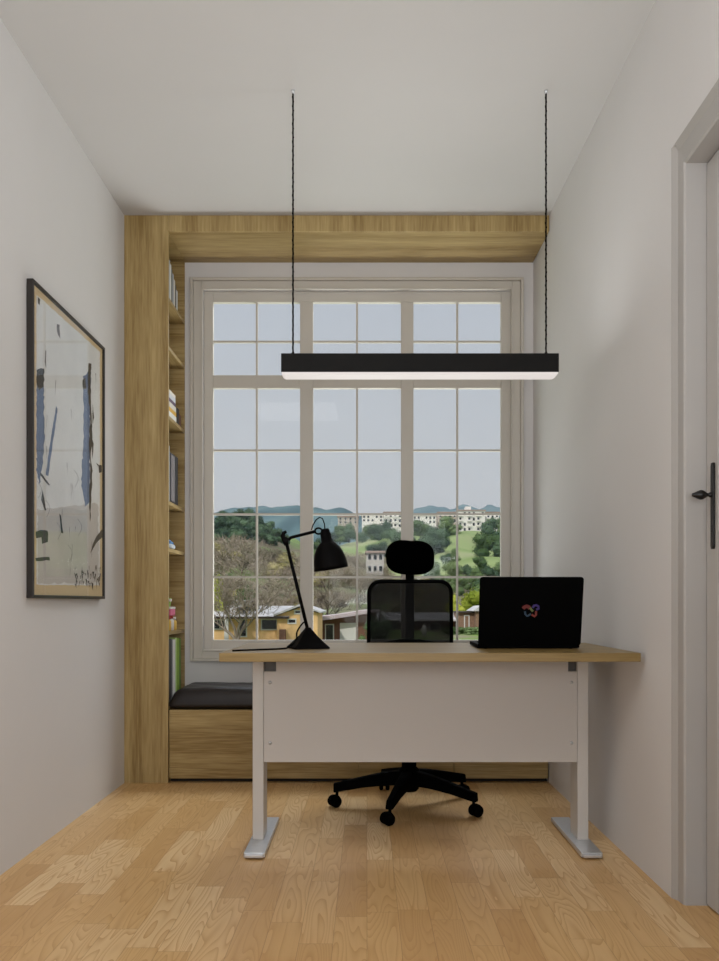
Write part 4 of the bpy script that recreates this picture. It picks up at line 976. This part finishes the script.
# brick outbuilding, right
D = 76.0; X0 = (458 - VX) / F * D
ob = bld('brick_outbuilding', 458, D, 'red-brown brick outbuilding with a white-framed door, left of the laptop', 'outbuilding', z=bz)
MB().box(bxp(458, D), bxp(475, D), 0, 4, 0, bzp(613, D)).build('wall', M_BRK, ob)
MB().box(bxp(474, D), bxp(500, D), -1.2, 3, 0, bzp(611, D)).build('side_wing', M_BRK, ob)
MB().box(bxp(457, D), bxp(475, D), -.3, 4.2, bzp(613, D) + .01, bzp(611.5, D)).build('flat_roof', M_FASC, ob)
MB().prism([(bxp(470.5, D), bzp(611, D) + .01), (bxp(502, D), bzp(611, D) + .01), (bxp(502, D), bzp(604, D)), (bxp(478, D), bzp(606, D))], 'Y', -1.5, 3.3).build('wing_roof', M_ROOFP, ob)
opening(ob, bxp(465, D), .15, bxp(468.5, D) - bxp(465, D), bzp(616, D) - .15, 0, 'doorway', M_BRK, 0)
# small pale house half way up, middle
D = 150.0; X0 = (366 - VX) / F * D
mh = bld('hillside_house', 366, D, 'small pale two-storey house among the bare trees, left of the headrest', 'house', z=Z(577, D))
MB().box(bxp(366, D), bxp(384, D), 0, 5, 0, Z(553, D) - Z(577, D)).build('wall', base_mat('hazed_render', srgb(178, 172, 164), .85, noise=.1), mh)  # render colour dulled to imitate haze
MB().box(bxp(365, D), bxp(385.5, D), -.5, 5.5, Z(553, D) - Z(577, D) + .01, Z(551, D) - Z(577, D)).build('roof', M_TILE, mh)
for r_ in (0, 1):
    for c_ in range(3): opening(mh, bxp(368 + c_ * 5.5, D), 1.0 + 2.1 * r_, .6, 1.0, 0, bars=0)
for px, w_, side in ((365, 4.2, 'left of'), (374, 4.6, 'in front of'), (384, 4.0, 'right of')):
    tree('bare', px, 138, w_, 6.2, 'slender bare tree just %s the small hillside house' % side, name='bare_tree', base=ground((px - VX) / F * 138, 138))
# apartment blocks on the ridge
def block(px0, px1, ptop, pbot, d, storeys, bays, label, mat=M_CRM, stepped=False):
    x0 = (px0 - VX) / F * d; wdt = (px1 - px0) / F * d; z0, z1 = Z(pbot, d), Z(ptop, d); t = thing('apartment_block', ((px0 - VX) / F * d, d, z0 - 6), label, 'building', 'apartment blocks on the ridge')
    hh = z1 - z0 + 6; MB().box(0, wdt, 0, 14, 0, hh).build('wall', mat, t)
    MB().box(-.4, wdt + .4, -.5, 14.4, hh + .01, hh + .6).build('roof', M_TILE, t)
    if stepped: MB().box(wdt * .3, wdt * .5, 2, 8, hh + .61, hh + 2.4).build('roof_turret', mat, t)
    sh = (hh - 6) / storeys; bw = wdt / bays
    for s_ in range(storeys):
        for b in range(bays):
            if (b + s_) % 4 == 3 and bays > 4: continue
            fw_ = MB().box(b * bw + bw * .22, b * bw + bw * .78, -.18, -.05, 6 + s_ * sh + sh * .16, 6 + s_ * sh + sh * .8).build('window', M_TW, t)
            MB().box(b * bw + bw * .30, b * bw + bw * .70, -.24, -.19, 6 + s_ * sh + sh * .22, 6 + s_ * sh + sh * .74).build('pane', M_GLS, fw_)
        if storeys > 2:
            for b in range(0, bays, 2): MB().box(b * bw + .1, b * bw + bw * .95, -1.1, -.26, 6 + s_ * sh + .02, 6 + s_ * sh + .75).build('balcony', mat, t)
block(458, 485, 511, 532, 395, 4, 6, 'tallest pale apartment block, stepped, on the ridge right of the central mullion', stepped=True)
block(486, 499, 513, 531, 405, 3, 3, 'narrow pale apartment block at the right end of the ridge')
block(413, 436, 515.5, 524, 392, 2, 6, 'long low pale apartment block on the ridge, left of the far right pane bars')
block(438, 457, 513, 523, 402, 2, 4, 'pale block half hidden by oaks, between the low row and the tallest block', base_mat('blush_render', srgb(182, 166, 152), .85))
block(384, 402, 513, 528, 390, 3, 4, 'pale apartment block on the ridge directly above the headrest')
block(362, 383, 515, 522, 400, 2, 5, 'low pale apartment row right of the lamp shade')
block(338, 358, 517, 524, 405, 2, 4, 'low pale apartment row just above the lamp shade', base_mat('sand_render', srgb(176, 164, 150), .85))
# ---- which one of its group: counted along the view, from the left
ORD = 'first second third fourth fifth sixth seventh eighth ninth tenth eleventh twelfth thirteenth fourteenth fifteenth sixteenth seventeenth eighteenth nineteenth twentieth'.split()
def ordinal(k): return ORD[k] if k < 20 else 'twenty-' + ORD[k - 20]
gs_ = {}
for o in list(COL.objects):
    if o.parent is None and o.get('group'): gs_.setdefault(o['group'], []).append(o)
for g_, short in (('dark wood on the left hill', 'dark evergreen tree crowning the left-hand hill'), ('oaks on the ridge', 'rounded evergreen oak on the ridge'), ('green trees below the slope', 'bushy green tree below the green slope'), ('low bushes by the brick outbuilding', 'low clipped green bush before the brick outbuilding'), ('white fence panels', 'white garden fence panel before the yellow bungalow'), ('shrubs along the bungalow front', 'small garden shrub along the bungalow front')):
    L_ = sorted(gs_[g_], key=lambda o: o.location.x / o.location.y)
    for k, o in enumerate(L_): o['label'] = short + (', leftmost' if k == 0 else ', rightmost' if k == len(L_) - 1 else ', %s from the left' % ordinal(k))
ZN = [(256.5, 'behind the houses, seen through the first column of panes'), (307, 'behind the houses, seen through the second column of panes'), (357, 'behind the houses, seen through the third column of panes'), (407, 'behind the houses, seen through the fourth column of panes'), (900, 'behind the houses, seen right of the headrest')]
for g_, short in (('leafless woodland behind the houses', 'leafless brown woodland tree'), ('olive trees in the bare woodland', 'olive-tinged woodland tree')):
    for o in gs_[g_]:
        p = VX + F * o.location.x / o.location.y; o['label'] = short + ' '  + next(t for q_, t in ZN if p < q_)
# ---- air: thin haze over the valley beyond the garden
hz = MB().box(-1500, 1500, 110, 2900, -5, 420).build('valley_haze', (lambda m: m)(bpy.data.materials.new('thin_haze')))
hm = hz.data.materials[0]; hm.use_nodes = True; n = hm.node_tree.nodes; n.clear()
vo = n.new('ShaderNodeVolumeScatter'); vo.inputs['Color'].default_value = (.62, .80, 1.0, 1); vo.inputs['Density'].default_value = .00024; vo.inputs['Anisotropy'].default_value = 0.2
oo = n.new('ShaderNodeOutputMaterial'); hm.node_tree.links.new(vo.outputs[0], oo.inputs['Volume'])
tag(hz, 'thin bluish haze hanging over the valley and far hills', 'haze', kind='stuff')
